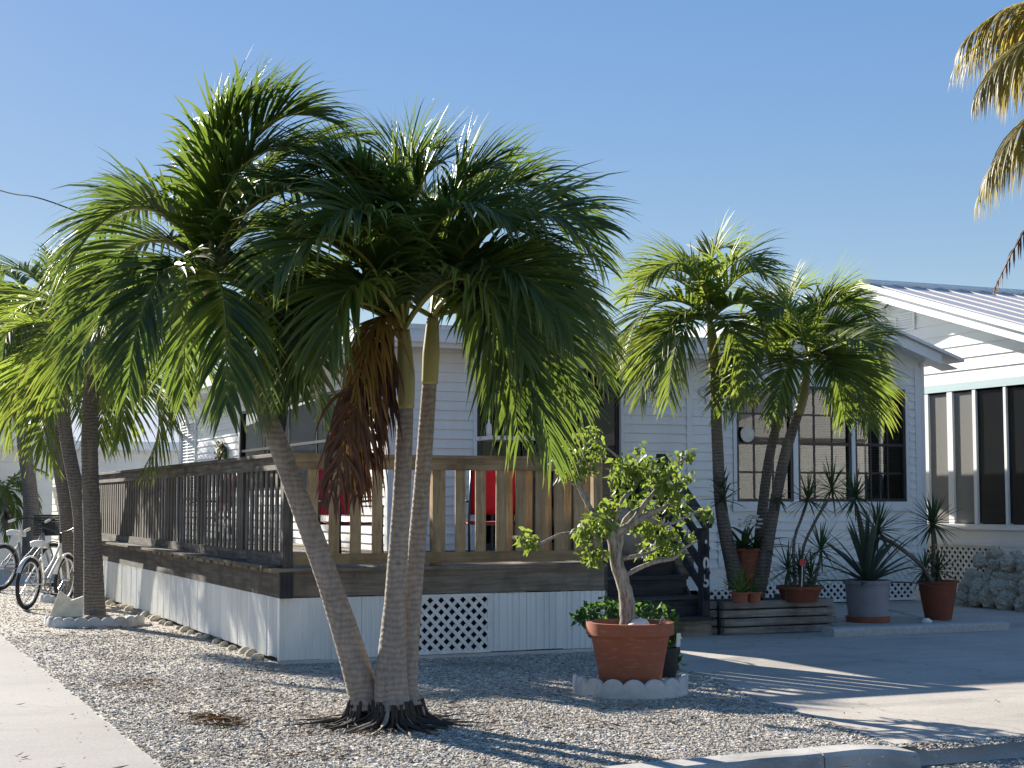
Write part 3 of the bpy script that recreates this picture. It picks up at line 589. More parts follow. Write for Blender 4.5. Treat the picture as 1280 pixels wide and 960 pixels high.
# sliding glass door: two leaves
sd = MB(); O = Vector((XL, YM, 0))
for a, b, c, d in ((dx0-.05, dx0, FL, dz1+.06), (dx1, dx1+.05, FL, dz1+.06), (dx0, dx1, dz1, dz1+.06)): sd.box((XL+a, YM-.04, c), (XL+b, YM+.08, d))
sdo = sd.build('sliding_door', 'trim', house)
mx = (dx0+dx1)/2
for a, b, yo in ((dx0, mx+.03, .0), (mx-.03, dx1, .045)):
    m = MB(); fw = .055
    for q in ((a, a+fw, FL, dz1), (b-fw, b, FL, dz1), (a+fw, b-fw, dz1-fw, dz1), (a+fw, b-fw, FL, FL+.1)): m.box((XL+q[0], YM-.02+yo, q[2]), (XL+q[1], YM+.02+yo, q[3]))
    m.build('door_leaf', 'dark_frame', sdo); box('pane', (XL+a+fw, YM-.004+yo, FL+.1), (XL+b-fw, YM+.004+yo, dz1-fw), 'glass_dark', sdo)
# --- left wall along the deck
NL = (-1, 0, 0)
def yl(px): return float(gx(px, 560, XL)[1])
# along +Y from the front corner
wy = [(yl(433), yl(301))]
zl0, zl1 = 1.75, 3.18
lops = [(a-YM, b-YM, zl0, zl1) for a, b in wy]
wl = wallmesh((XL, YM+.1, 0), (0, 1, 0), NL, YFAR-YM-.1, .3, ZE+.02, [(a-.1, b-.1, c, d) for a, b, c, d in lops]).build('wall', 'siding', house)
siding(wl, (XL, YM+.1, 0), (0, 1, 0), NL, YFAR-YM-.1, .62, ZE-.03, [(a-.17, b-.03, c-.07, d+.07) for a, b, c, d in lops])
winunit(house, (XL, YM, 0), (0, 1, 0), NL, lops[0][0], lops[0][1], zl0, zl1, 4, 2, fmat='dark_frame', cw=.07)
def shutter(y0, y1, z0, z1):
    m = MB(); x0, x1 = XL-.055, XL-.021
    for a, b, c, d in ((y0, y0+.05, z0, z1), (y1-.05, y1, z0, z1), ((y0+y1)/2-.025, (y0+y1)/2+.025, z0+.06, z1-.06), (y0+.05, y1-.05, z1-.06, z1), (y0+.05, y1-.05, z0, z0+.06)): m.box((x0, a, c), (x1, b, d))
    o = m.build('shutter', 'trim', house)
    for a, b in ((y0+.05, (y0+y1)/2-.025), ((y0+y1)/2+.025, y1-.05)):
        z = z0+.09
        while z < z1-.08:
            s = MB(); s.obox(((x0+x1)/2, (a+b)/2, z), (0, (b-a)/2, 0), (.014, 0, -.022), (.003, 0, .003)); s.build('slat', 'trim', o); z += .062
shutter(yl(455), yl(437), zl0-.05, zl1+.05); 
shutter(yl(247), yl(226.5)-.15, zl0-.1, zl1+.05)
# wreath on the side wall
wr = thing('wreath', (XL-.06, yl(283), 2.35), 'dark red flower wreath hanging on the side wall', 'wreath')
m = MB(); m2 = MB()
for i in range(150):
    a = random.uniform(0, 6.283); r = random.uniform(.17, .34); c = Vector((XL-.08-random.random()*.07, yl(283)+math.cos(a)*r*.8, 2.35+math.sin(a)*r)); d = Vector((random.gauss(0, .5), random.gauss(0, 1), random.gauss(0, 1))).normalized(); e = d.orthogonal().normalized()
    (m2 if random.random() < .35 else m).add([c-e*.02, c+d*.05-e*.03, c+d*.09, c+d*.05+e*.03], [(0, 1, 2, 3)])
m.torus((XL-.07, yl(283), 2.35), (1, 0, 0), .25, .035, 20, 6)
m.build('foliage', 'shrub_leaf', wr); m2.build('flowers', 'flower_pink', wr)
# --- far walls
box('wall', (XL, YFAR, .3), (XR+4, YFAR+.1, ZE+.02), 'siding', house); box('wall', (XG-.1, YG+.1, .3), (XG, YFAR, ZE+.02), 'siding', house)
box('floor', (XL+.1, YM+.1, FL-.12), (XR-.1, YFAR, FL-.01), 'unlit_dark', house); box('floor', (XR-.099, YG+.11, FL-.12), (XG-.12, YFAR, FL-.01), 'unlit_dark', house); box('partition', (XL+.1, YM+3.6, FL), (XG-.12, YM+3.7, ZE), 'unlit_dark', house)
box('ceiling', (XL+.05, YG+.6, ZE+.031), (XG-.02, YFAR, ZE+.06), 'unlit_dark', house)
# --- main roof: low slope with deep white fascia
rx0, ry0, rx1, ry1 = XL-.45, YM-.45, XR+.25, YFAR+.4
m = MB(); xc = (XL+XG)/2
m.add([(rx0, ry0, 3.86), (rx1, ry0, 3.86), (rx1, ry1, 3.86), (rx0, ry1, 3.86), (rx0+2.6, ry0+2.6, 4.12), (rx1, ry0+2.6, 4.12), (rx1, ry1, 4.12), (rx0+2.6, ry1, 4.12)], [(0, 1, 5, 4), (3, 0, 4, 7), (4, 5, 6, 7), (1, 2, 6, 5), (2, 3, 7, 6)])
roof = m.build('roof', 'roof_white', house)
m = MB(); m.box((rx0+.02, ry0+.02, ZE-.01), (rx1-.02, ry1, ZE+.03)); m.build('soffit', 'trim', roof)
for a, b, c, d in ((rx0, rx1, ry0-.02, ry0+.02), (rx0-.02, rx0+.02, ry0+.021, ry1)):
    box('fascia', (a, c, ZE-.03), (b, d, 3.80), 'trim', roof)
    box('drip_edge', (a-.035 if a > 6.3 or True else a, c-.035, 3.80), (b+.001, d+.03, 3.865), 'roof_white', roof)
box('gutter', (rx0-.12, ry0-.02, ZE+.04), (rx0-.021, ry1, ZE+.15), 'trim', roof); box('gutter', (rx0, ry0-.10, ZE+.03), (rx1, ry0-.021, ZE+.14), 'trim', roof)
m = MB(); a = Vector((rx0-.07, YFAR+.15, ZE+.05)); m.tube([a, a-Vector((0, 0, .22)), (XL-.06, YFAR-.15, ZE-.62), (XL-.06, YFAR-.15, .7)], .045, 8); m.build('downspout', 'trim', house, smooth=True, sharp=40)
box('door_header_board', (XL+dx0-.2, YM-.03, dz1+.075), (XL+dx1+.2, YM-.0195, dz1+.21), 'trim', wf)
# --- right section: gable front with triple window
wx = [Xm(p, YG) for p in (920, 990.5, 996.5, 1063.5, 1068, 1131.5)]
wz0, wz1 = Zm(1000, 627, YG), Zm(1100, 486, YG)
XG0 = XR-.02; LG = XG-XG0; xpk = XG0+LG*.5+.15; tip = gy(1203, 449, YG-.45)
slope = .335; zpk = float(tip[2])+(float(tip[0])-xpk)*slope
gops = [(wx[0]-XG0, wx[5]-XG0, wz0, wz1)]
wg = wallmesh((XG0, YG, 0), UX, NF, LG, .3, ZE+.02, gops); ztop = lambda x: zpk-abs(x-xpk)*slope-.16
wg.prism([(XG0, YG, ZE+.02), (XG, YG, ZE+.02), (XG, YG, max(ZE+.03, ztop(XG))), (xpk, YG, ztop(xpk)), (XG0, YG, max(ZE+.03, ztop(XG0)))], (0, .1, 0))
wgo = wg.build('wall', 'siding', house)
def gspan(z):
    k = (zpk-.16-z)/slope; return max(0, xpk-k-XG0), min(LG, xpk+k-XG0)
siding(wgo, (XG0, YG, 0), UX, NF, LG, .62, zpk-.3, [(a-.07, b+.07, c-.14, d+.07) for a, b, c, d in gops], span=gspan)
box('corner_trim', (XG-.09, YG-.034, .62), (XG+.03, YG, ZE+.1), 'trim', wgo)
for i in range(3): winunit(house, (0, YG, 0), UX, NF, wx[2*i], wx[2*i+1], wz0, wz1, 3, 4, casing=None, bl=.86)
m = MB()
for a, b, c, d in ((wx[0]-.06, wx[0], wz0, wz1+.06), (wx[5], wx[5]+.06, wz0, wz1+.06), (wx[1], wx[2], wz0, wz1), (wx[3], wx[4], wz0, wz1), (wx[0], wx[5], wz1, wz1+.06)): m.box((a, YG-.028, c), (b, YG+.09, d))
m.build('window_casing', 'trim', wgo)
box('window_sill', (wx[0]-.09, YG-.05, wz0-.15), (wx[5]+.09, YG+.08, wz0-.001), 'trim', wgo, bevel=.006)
# gable roof: two slabs with doubled rake boards
xe = float(tip[0]); xw = 2*xpk-xe
m = MB()
for a in (xe, xw):
    za = zpk-abs(a-xpk)*slope
    m.prism([(xpk, YG-.5, zpk), (a, YG-.5, za), (a, YG-.5, za-.05), (xpk, YG-.5, zpk-.05)], (0, 7.5, 0))
gr = m.build('gable_roof', 'roof_white', house)
for a in (xe-.38, xw+.38):
    za = zpk-abs(a-xpk)*slope
    MB().prism([(xpk, YG-.42, zpk-.055), (a, YG-.42, za-.055), (a, YG-.42, za-.22), (xpk, YG-.42, zpk-.22)], (0, .03, 0)).build('rake_board', 'trim', gr)
m = MB()
for a in (xe-.05, xw+.05):
    za = zpk-abs(a-xpk)*slope
    m.prism([(xpk, YG-.39, zpk-.16), (a, YG-.39, za-.16), (a, YG-.39, za-.175), (xpk, YG-.39, zpk-.175)], (0, .39, 0))
m.build('soffit', 'trim', gr)
box('downspout', (XG+.045, YG-.02, .1), (XG+.105, YG+.05, ztop(XG)-.0), 'trim', house)
def lattice(parent, O, u, n, L, z0, z1, pitch=.085, sw=.036, t=.008, mat='vinyl_white', frame=.04):
    """crossing diagonal strips, cut to the panel"""
    O, u, n = Vector(O), Vector(u), Vector(n); Z = Vector((0, 0, 1)); H = z1-z0; m = MB(); st = pitch*math.sqrt(2)
    for lay, sg in ((0, 1), (1, -1)):
        k = -H if sg > 0 else 0; hw = sw/math.sqrt(2); x = math.floor((-H)/st)*st
        while x < L+H:
            # strip centre line s = x + sg*(z) ; clip
            lo, hi = 0., H
            f = (lambda z: x+z) if sg > 0 else (lambda z: x+H-z)
            if sg > 0: lo, hi = max(0, -x), min(H, L-x)
            else: lo, hi = max(0, x+H-L), min(H, x+H)
            if hi-lo > .02:
                A = [O+u*(f(z)+dz)+Z*(z0+z)+n*(lay*t) for z, dz in ((lo, -hw), (lo, hw), (hi, hw), (hi, -hw))]
                m.prism(A, n*t)
            x += st
    if frame:
        for a, b, c, d in ((0, L, 0, frame), (0, L, H-frame, H), (0, frame, frame, H-frame), (L-frame, L, frame, H-frame)): m.obox(O+u*(a+b)/2+Z*(z0+(c+d)/2)+n*(t*1.3), u*(b-a)/2, n*t*1.3, Z*(d-c)/2)
    return m.build('lattice', mat, parent)
box('underfloor_shade', (XG0+.1, YG+.12, .0), (XG-.1, YG+.3, .6), 'unlit_dark', house)  # added dark sheet, stands for the shade behind the lattice
x = XG0+.05
while x < XG-.2:
    l = min(2.0, XG-x); lattice(house, (x, YG-.005, 0), UX, NF, l-.01, .02, .61); x += 2.0
box('skirt_rail', (XG0, YG-.03, .60), (XG-.092, YG-.003, .66), 'trim', house)
# small things on the walls
o = MB()
a = Xm(880); z = Zm(880, 490); o.torus((a, YM-.035, z), (0, 1, 0), .07, .018, 18, 6); o.tube([(a, YM-.035, z-.07), (a+.05, YM-.035, z-.12), (a+.02, YM-.035, z-.17)], .014, 6); tag(o.build('wall_ornament', 'vinyl_white', None, smooth=True), 'small pale coiled ornament on the house wall', 'ornament')
o = MB(); a = Xm(932, YG); z = Zm(932, 543, YG); o.lathe((0, 0, 0), [(.02, -.012), (.12, -.01), (.12, .01), (.02, .012)], 24)
o.v = [(a+x_, YG-.052+z_, z+y_) for x_, y_, z_ in o.v]; tag(o.build('window_disc', 'cream'), 'round cream disc hanging on the left window', 'ornament')
# ================================================================== DECK
XD, YD, XDR = 3.95, 14.74, float(gy(757, 640, 14.74)[0])
ZR = 2.02
deck = thing('wooden_deck', (XD, YD, 0), 'weathered wooden deck with slatted railing and white skirting', 'deck')
YB = 27.2
# floor boards run left to right; edges show as a ledge along the side
y = YD-.03
i = 0
while y < YB:
    x1 = XDR if y < 16.9 else (9.75 if y < YM-.03 else XL-.02)
    if y < YM-.03 and y+.138 > YM-.03: h = YM-.035-y
    else: h = .138
    jit = random.uniform(-.035, .02)
    box('deck_board', (XD-.10+jit, y, .878), (x1, y+h, .915), 'wood_grey_x', deck); y += .144
# rim beams
box('rim_beam', (XD+.03, YD, .64), (XDR-.02, YD+.04, .877), 'wood_grey_x', deck); box('rim_beam', (XD-.03, YD-.005, .63), (XD+.029, YB, .876), 'wood_grey_y', deck)
box('rim_beam', (XDR-.019, YD+.0, .64), (XDR+.02, 16.85, .877), 'wood_grey_y', deck); box('rim_beam', (XDR+.03, 16.86, .64), (9.7, 16.9, .877), 'wood_grey_x', deck)
box('corner_block', (XD-.04, YD-.05, .63), (XD+.09, YD-.006, .877), 'wood_dark_v', deck)
# posts
fp = [XD+.06, 5.55, XDR-.06]
for x in fp: box('post', (x-.05, YD+.05, .916), (x+.05, YD+.14, ZR-.03), 'wood_front' if x > 4.1 else 'wood_grey', deck, bevel=.004)
py = [float(gx(p, 640, XD)[1]) for p in (294, 242, 203, 174)]+[24.6, 27.0]
for y in py: box('post', (XD+.045, y-.045, .70), (XD+.135, y+.045, ZR-.03), 'wood_grey', deck, bevel=.004)
# front railing
FY = YD+.045
box('rail_cap', (XD-.05, FY-.035, ZR-.03), (XDR+.04, FY+.115, ZR+.005), 'wood_front_h', deck, bevel=.004)
box('rail', (XD+.12, FY-.02, ZR-.145), (XDR-.02, FY+.004, ZR-.031), 'wood_front_h', deck); box('rail', (XD+.12, FY-.02, .945), (XDR-.02, FY+.004, 1.05), 'wood_front_h', deck)
bm_ = MB(); bm_.box((-.056, 0, 0), (.056, .022, 1)); me0 = None
def boards(xs, y, z0, z1, mat, wdt=.112):
    global me0
    me = bpy.data.meshes.new('baluster'); mb = MB().box((-wdt/2, 0, 0), (wdt/2, .02, z1-z0)); me.from_pydata(mb.v, [], mb.f); me.materials.append(M[mat])
    for x in xs:
        o = link('baluster', me, deck, (x, y+random.uniform(-.002, .002), z0)); o.rotation_euler = (0, random.uniform(-.008, .008), 0); o.scale = (random.uniform(.92, 1.06), 1, 1)
xs_ = np.arange(XD+.30, XDR-.15, .222); boards(xs_, FY+.006, .96, ZR-.04, 'wood_front')
boards([x+.108 for x in xs_ if x > 6.15], FY+.062, .95, ZR-.035, 'wood_front', .09)
# side railing: boards on both faces
SX = XD+.02
box('rail_cap', (SX-.05, YD+.12, ZR-.025), (SX+.12, YB, ZR+.012), 'wood_grey_y', deck, bevel=.004)
for x0, x1 in ((SX-.0, SX+.022),):
    box('rail', (x0, YD+.16, ZR-.15), (x1, YB, ZR-.026), 'wood_grey_y', deck); box('rail', (x0, YD+.16, .95), (x1, YB, 1.05), 'wood_grey_y', deck)
me = bpy.data.meshes.new('baluster'); mb = MB().box((0, -.05, 0), (.02, .05, ZR-.05-.96)); me.from_pydata(mb.v, [], mb.f); me.materials.append(M['wood_grey'])
y = YD+.25
while y < YB-.05:
    o = link('baluster', me, deck, (SX+.024, y+random.uniform(-.006, .006), .96)); o.rotation_euler = (random.uniform(-.008, .008), 0, 0); o.scale = (1, random.uniform(.85, 1.08), 1); y += .205
# ledge board at foot of side railing, and worn planks
y = YD+.1
while y < YB-1:
    l = random.uniform(1.2, 1.8); box('ledge_board', (XD-.16+random.uniform(-.03, .01), y, .917), (XD+.01, min(YB, y+l-.008), .945), 'wood_grey_y', deck); y += l
# skirting panels
def panel(p, u, n, wd, z0, z1, ribs):
    p, u, n = Vector(p), Vector(u), Vector(n); p = p+n*random.uniform(-.004, .004); z1 += random.uniform(-.004, .0); z0 += random.uniform(-.006, .012); s = [0]; t = [.0]
    for a, b in ribs: s += [a, a+.006, b-.006, b]; t += [0, .011, .011, 0]
    s += [wd]; t += [0]; s += [wd-.003+.003]; t += [-.02]
    m = MB(); vs = []
    for a, b in zip(s, t): vs += [p+u*a+n*b+Vector((0, 0, z0)), p+u*a+n*b+Vector((0, 0, z1))]
    m.add(vs, [(2*i, 2*i+2, 2*i+3, 2*i+1) for i in range(len(s)-1)]); return m.build('skirt_panel', 'skirt', deck)
zs1 = .632; lx0, lx1 = float(gy(509, 790, YD)[0]), float(gy(613, 790, YD)[0])
x = XD-.02
while x < XDR-.03:
    if x < lx0 < x+.41: e = lx0
    elif lx0 <= x+.001 < lx1: x = lx1; continue
    else: e = min(x+.41, XDR)
    panel((x, YD+.012, 0), (1, 0, 0), (0, -1, 0), e-x-.002, .035, zs1, [(a, a+.03) for a in (.04, .1, .19, .25, .32) if a+.04 < e-x]); x = e
lattice(deck, (lx0+.003, YD+.006, 0), UX, NF, lx1-lx0-.006, .04, zs1, .083, .036, .008, 'vinyl_white', .03)
y = YD+.02
while y < YB:
    panel((XD-.022, min(y+.41, YB), 0), (0, -1, 0), (-1, 0, 0), .408, .05, zs1+.0, [(a, a+.022) for a in np.arange(.02, .38, .052)]); y += .41
box('skirt_trim', (XD-.035, YD-.012, .03), (XD-.022, YD+.05, zs1), 'skirt', deck)
box('skirt_foot', (XD-.02, YD-.0, -.01), (XDR, YD+.035, .034), 'cast_concrete', deck); box('under_deck_shade', (XD+.1, YD+.45, 0), (XDR-.05, YD+.5, .6), 'unlit_dark', deck)  # foot strip; then an added dark sheet for the shade under the deck
# right end return of skirting by the steps
panel((XDR+.021, YD+.02, 0), (0, 1, 0), (1, 0, 0), 1.1, .035, zs1, [(a, a+.03) for a in np.arange(.05, 1.0, .12)])
# footing stones along the side skirt
for i in range(26):
    y = YD+.5+i*.42+random.uniform(-.12, .12); s = random.uniform(.04, .085); m = MB(); c = Vector((XD-.05-random.random()*.05, y, s*.3))
    m.lathe(c, [(.02, -s*.5), (s*.9, -s*.3), (s, s*.1), (s*.6, s*.55), (.02, s*.65)], 9, .5); tag(m.build('footing_stone', 'coral_rock', None, smooth=True), 'small loose stone at the foot of the side skirting', 'stone', 'stones along the side skirting')
# ================================================================== STEPS
SX0, SX1, SY = XDR+.02, 9.40, 15.92
st = thing('porch_steps', ((SX0+SX1)/2, SY, 0), 'dark weathered wooden steps with handrail up to the deck', 'steps')
for i in range(4):
    y0 = SY+.29*i; z = .225*(i+1)
    if i < 3: box('tread', (SX0+.03, y0-.03, z-.045), (SX1, y0+.285, z), 'wood_dark', st, bevel=.005)
    box('riser', (SX0+.04, y0, z-.225+.003), (SX1-.01, y0+.025, z-.047), 'wood_grey_x' if i == 0 else 'wood_dark', st)
px_ = SX1-.07
pst = MB().box((px_-.05, SY+.02, .225), (px_+.05, SY+.12, 1.25)).build('post', 'wood_dark_v', st, bevel=.004)
box('post', (px_-.05, SY+1.02, .9), (px_+.05, SY+1.12, 2.1), 'wood_dark_v', st)
for z, w_, nm in ((1.27, .05, 'handrail'), (.98, .025, 'rail'), (.70, .025, 'rail'), (.45, .025, 'rail')):
    MB().beam((px_, SY-.03, z), (px_, SY+1.1, z+.86), .12 if nm == 'handrail' else .035, .05 if nm == 'handrail' else .10).build(nm, 'wood_dark', st)
for x in (SX0+.03, SX1-.03): MB().prism([(x, SY, 0), (x, SY+1.0, .0), (x, SY+1.0, .85), (x, SY+.9, .85)], (.03, 0, 0)).build('stringer', 'wood_dark', st)
# house number: digits down the post
def digit(ch, c, h, parent):
    cu = bpy.data.curves.new('digit', 'FONT'); cu.body = ch; cu.size = h*1.38; cu.extrude = .004; cu.offset = .006; cu.align_x = 'CENTER'
    t = bpy.data.objects.new('digit', cu); col.objects.link(t); dg = bpy.context.evaluated_depsgraph_get(); me = bpy.data.meshes.new_from_object(t.evaluated_get(dg)); bpy.data.objects.remove(t)
    me.transform(Matrix.Rotation(R(90), 4, 'X')); me.materials.clear(); me.materials.append(M['number_white'])
    o = link('digit', me, parent, c); o.scale = (.8, 1, 1); return o
for ch, z in (('1', .97), ('0', .77), ('5', .57)): digit(ch, (px_, SY+.012, z), .145, pst)
# ================================================================== PLANTER, SLAB
pl = thing('timber_planter', (10.2, 16.0, 0), 'raised planter of stacked weathered landscape timbers by the steps', 'planter')
def timber(p, q, r, name='timber', parent=pl, mat='wood_log'):
    p, q = Vector(p), Vector(q); k = 8; m = MB(); pts = []; vs = []
    d = (q-p).normalized(); sd = d.cross(Vector((0, 0, 1))).normalized()
    prof = [(-1, -.62), (-.8, -.86), (.8, -.86), (1, -.62), (1, .62), (.8, .86), (-.8, .86), (-1, .62)]
    for i in range(k+1):
        c = p.lerp(q, i/k)
        for a, b in prof: vs.append(c+sd*a*r*(1+.08*noise.noise((i, a, p.z*9)))+Vector((0, 0, b*r*(1+.08*noise.noise((i*1.3, b, p.x*3))))))
    n = len(prof); m.add(vs, [(i*n+j, i*n+(j+1) % n, (i+1)*n+(j+1) % n, (i+1)*n+j) for i in range(k) for j in range(n)]+[tuple(range(n))[::-1], tuple(range(k*n, k*n+n))]); return m.build(name, mat, parent)
for i in range(4):
    z = .05+i*.1; timber((9.50+.05*random.random(), 15.87+.02*random.random(), z), (11.08+random.uniform(-.06, .03), 15.86+.01*i, z), .0475)
    timber((9.44, 15.96, z), (9.44, 17.1, z), .047); timber((11.05, 15.95, z), (11.05, 17.1, z), .047)
m = MB().box((9.5, 15.94, 0), (11.0, 17.1, .34)); m.build('soil', 'soil', pl)
sl_ = MB()
rows = []
for i in range(13):
    x = 10.58+2.5*i/12; j = lambda s: .01*noise.noise((x*4, s, 2)); rows.append([(x, 15.18-.05*i/12+j(1), 0), (x, 15.18-.05*i/12+j(2), .085), (x, 15.20-.05*i/12+j(3), .10), (x, 15.42, .10+j(4)), (x, 15.44, 0)])
sl_.add([p for r in rows for p in r], [(i*5+j, i*5+5+j, i*5+6+j, i*5+j+1) for i in range(12) for j in range(4)]+[(0, 1, 2, 3, 4), (64, 63, 62, 61, 60)])
tag(sl_.build('parking_stop', 'log_concrete'), 'long pale concrete bar edging the plant bed', 'kerb stop')
sheet('plant_bed', [(11.12, 15.43), (13.0, 15.38), (13.4, 20.2), (11.12, 20.2)], .03, 'concrete')
# ================================================================== POTS AND PLANTS
def potprof(r0, r1, h, lip=.05, lt=.02):
    return [(.02, 0), (r0, 0), (r0+(r1-r0)*.5, h*.5), (r1-.012, h-lip), (r1+lt, h-lip+.003), (r1+lt, h), (r1-.02, h), (r1-.035, h-.06), (.02, h-.065)]
def sword(c, base, tipd, L, wd, droop, seg=6):
    """one strap leaf as rows of three points"""
    d = Vector(tipd).normalized(); p = Vector(base); rows = []; up = Vector((0, 0, 1))
    for i in range(seg+1):
        sd = d.cross(up); sd = sd.normalized() if sd.length > 1e-3 else Vector((1, 0, 0)); nn = sd.cross(d)
        h = wd/2*float(np.interp(i/seg, [0, .3, .75, 1], [.7, 1, .7, .04])); rows += [p-sd*h+nn*h*.5, p, p+sd*h+nn*h*.5]
        d = (d-up*droop*(i+1)/seg).normalized(); p = p+d*L/seg
    return rows
def rosette(parent, c, n, L, wd, mat, el=(1.4, -.2), droop=.12, name='leaves', rs=.01, axis=None):
    V, Fc, tp = [], [], []; seg = 6
    for i in range(n):
        az = i*2.39996+random.uniform(-.2, .2); e = el[0]+(el[1]-el[0])*(i/n)+random.uniform(-.12, .12)
        d = Vector((math.cos(az)*math.cos(e), math.sin(az)*math.cos(e), math.sin(e))); b = Vector(c)+d*rs
        r = sword(c, b, d, L*random.uniform(.75, 1.1), wd, droop*random.uniform(.5, 1.5)); o_ = len(V); V += r; tp += [k/seg for k in range(seg+1) for _ in range(3)]
        Fc += [[o_+k*3+j, o_+k*3+j+1, o_+k*3+j+4, o_+k*3+j+3] for k in range(seg) for j in range(2)]
    return npmesh(name, [tuple(v) for v in V], Fc, [mat], parent, tp)
def leaves(parent, cl, size, mat, name='foliage', droop=.5, stuff=True):
    """clusters: (centre, radius xyz, count) -> pointed leaf blades"""
    cs = []; 
    for c, r, n in cl:
        q = rng.normal(0, 1, (n, 3)); q = unit(q)*(rng.random((n, 1))**.45); cs.append(np.asarray(c)+q*np.asarray(r))
    C = np.concatenate(cs); n = len(C); d = unit(rng.normal(0, 1, (n, 3))-np.array([0, 0, droop])); s = unit(np.cross(d, rng.normal(0, 1, (n, 3)))); nn = np.cross(s, d)
    l = (size*rng.uniform(.6, 1.25, n))[:, None]; w_ = l*.27
    V = np.stack([C, C+d*l*.4-s*w_+nn*w_*.35, C+d*l*.45, C+d*l*.4+s*w_+nn*w_*.35, C+d*l-nn*l*.12], 1).reshape(-1, 3)
    b = 5*np.arange(n)[:, None, None]; F_ = (np.array([[0, 1, 2], [0, 2, 3], [1, 4, 2], [2, 4, 3]])[None]+b).reshape(-1, 3)
    o = npmesh(name, V, F_, [mat], parent); 
    if stuff: tag(o, kind='stuff')
    return o
# ---- big terracotta pot with the small tree
PT = gz(788, 866); PT = Vector(PT); dP = float(np.array(PT)@_F)
pt = thing('potted_tree', PT, 'gnarled leafy tree in a large terracotta pot in the gravel', 'potted tree')
MB().lathe(PT, potprof(.235, .335, .575, .10, .025), 40).build('pot', 'terracotta', pt, smooth=True, sharp=35)
MB().lathe(PT+Vector((0, 0, .50)), [(.02, .01), (.29, 0), (.3, -.02)], 24, .05).build('soil', 'soil', pt)
def W(x, y, e=0): return gd(x, y, dP+e)
m = MB()
def limb(pts, rad, k=14):
    p, r = smoothpath(pts, rad, k); r = [x*(1+.12*noise.noise((i*.9, pts[0][0], pts[-1][2]))) for i, x in enumerate(r)]
    p = [Vector(v)+Vector((noise.noise((i*.5, pts[0][2], 1)), noise.noise((i*.5, pts[-1][0], 7)), 0))*min(.02, r[i]) for i, v in enumerate(p)]
    m.tube(p, r, 8)
limb([W(786, 800), W(786, 775), W(780, 735), W(768, 690), W(764, 655)], [.09, .072, .06, .052, .04], 22)
limb([W(779, 725, .02), W(772, 690, .05), W(778, 660, .08), W(790, 640, .12)], [.035, .04, .03, .02])
limb([W(764, 660), W(740, 640), W(722, 608), W(700, 598)], [.035, .025, .02, .012]); limb([W(735, 635), W(730, 615, .1), W(712, 600, .15)], [.02, .015, .008])
limb([W(764, 668), W(790, 655), W(815, 640), W(845, 630)], [.038, .03, .026, .014]); limb([W(785, 658), W(805, 630), W(830, 600), W(850, 580)], [.025, .02, .016, .01])
limb([W(768, 650), W(778, 625), W(795, 605, .1), W(800, 575, .1)], [.025, .02, .016, .01]); limb([W(766, 672), W(735, 667), W(700, 668), W(675, 680), W(660, 682)], [.02, .016, .013, .012, .006])
limb([W(778, 722), W(795, 712), W(820, 702), W(842, 698), W(852, 688), W(872, 675)], [.024, .02, .018, .016, .012, .008]); limb([W(772, 700), W(795, 695), W(815, 690, .1), W(830, 680, .15)], [.02, .016, .012, .006])
limb([W(805, 648), W(835, 655, -.1), W(870, 640, -.1), W(884, 640, -.1)], [.018, .013, .01, .006]); limb([W(790, 600, .1), W(770, 570, .05), W(740, 548)], [.014, .01, .006]); limb([W(764, 660), W(745, 672, -.15), W(735, 690, -.2)], [.02, .014, .008])
limb([W(845, 580), W(862, 570), W(868, 562)], [.010, .008, .004]); limb([W(722, 608), W(725, 580), W(735, 548)], [.016, .012, .006])
m.build('trunk', 'bark_grey', pt, smooth=True)
K = dP/FPX
cl = []
for (x, y, rx, ry, n, e) in ((735, 542, 22, 12, 130, 0), (715, 566, 24, 16, 190, .05), (722, 588, 28, 12, 150, -.05), (704, 590, 12, 10, 50, 0), (745, 560, 16, 14, 90, .1), (660, 675, 14, 15, 110, 0), (790, 585, 28, 22, 260, .05), (775, 610, 16, 22, 110, .1), (822, 592, 30, 26, 300, 0), (838, 612, 24, 18, 170, -.1),
                         (856, 568, 14, 10, 70, 0), (798, 560, 7, 10, 30, 0), (846, 632, 22, 14, 130, .05), (750, 652, 28, 14, 170, -.15), (735, 665, 22, 14, 130, -.2), (742, 692, 24, 14, 150, -.2), (760, 636, 20, 14, 100, 0), (800, 655, 24, 14, 140, .15), (822, 660, 26, 16, 180, .1), (836, 680, 22, 14, 140, .05), (812, 688, 18, 12, 90, .15),
                         (882, 641, 10, 12, 70, -.1), (862, 668, 9, 7, 26, 0), (812, 630, 24, 10, 90, .1), (855, 595, 14, 12, 60, .1), (770, 585, 14, 14, 70, .15), (700, 570, 10, 14, 50, .1), (790, 625, 10, 10, 40, -.1)):
    cl.append((gd(x, y, dP+e), np.array([rx*K, (rx+ry)*.55*K, ry*K]), int(n*.52)))
leaves(pt, cl, .074, 'tree_leaf', droop=1.3)
MB().lathe(gd(800, 782, dP-.1), [(.01, -.04), (.08, -.03), (.1, .0), (.06, .05), (.01, .06)], 9, .5).build('pot_stone', 'rock_white', pt, smooth=True)
limb_ = MB().tube([gd(822, 790, dP-.05), gd(829, 770, dP-.05)], .012, 6).build('stub', 'bark_grey', pt)
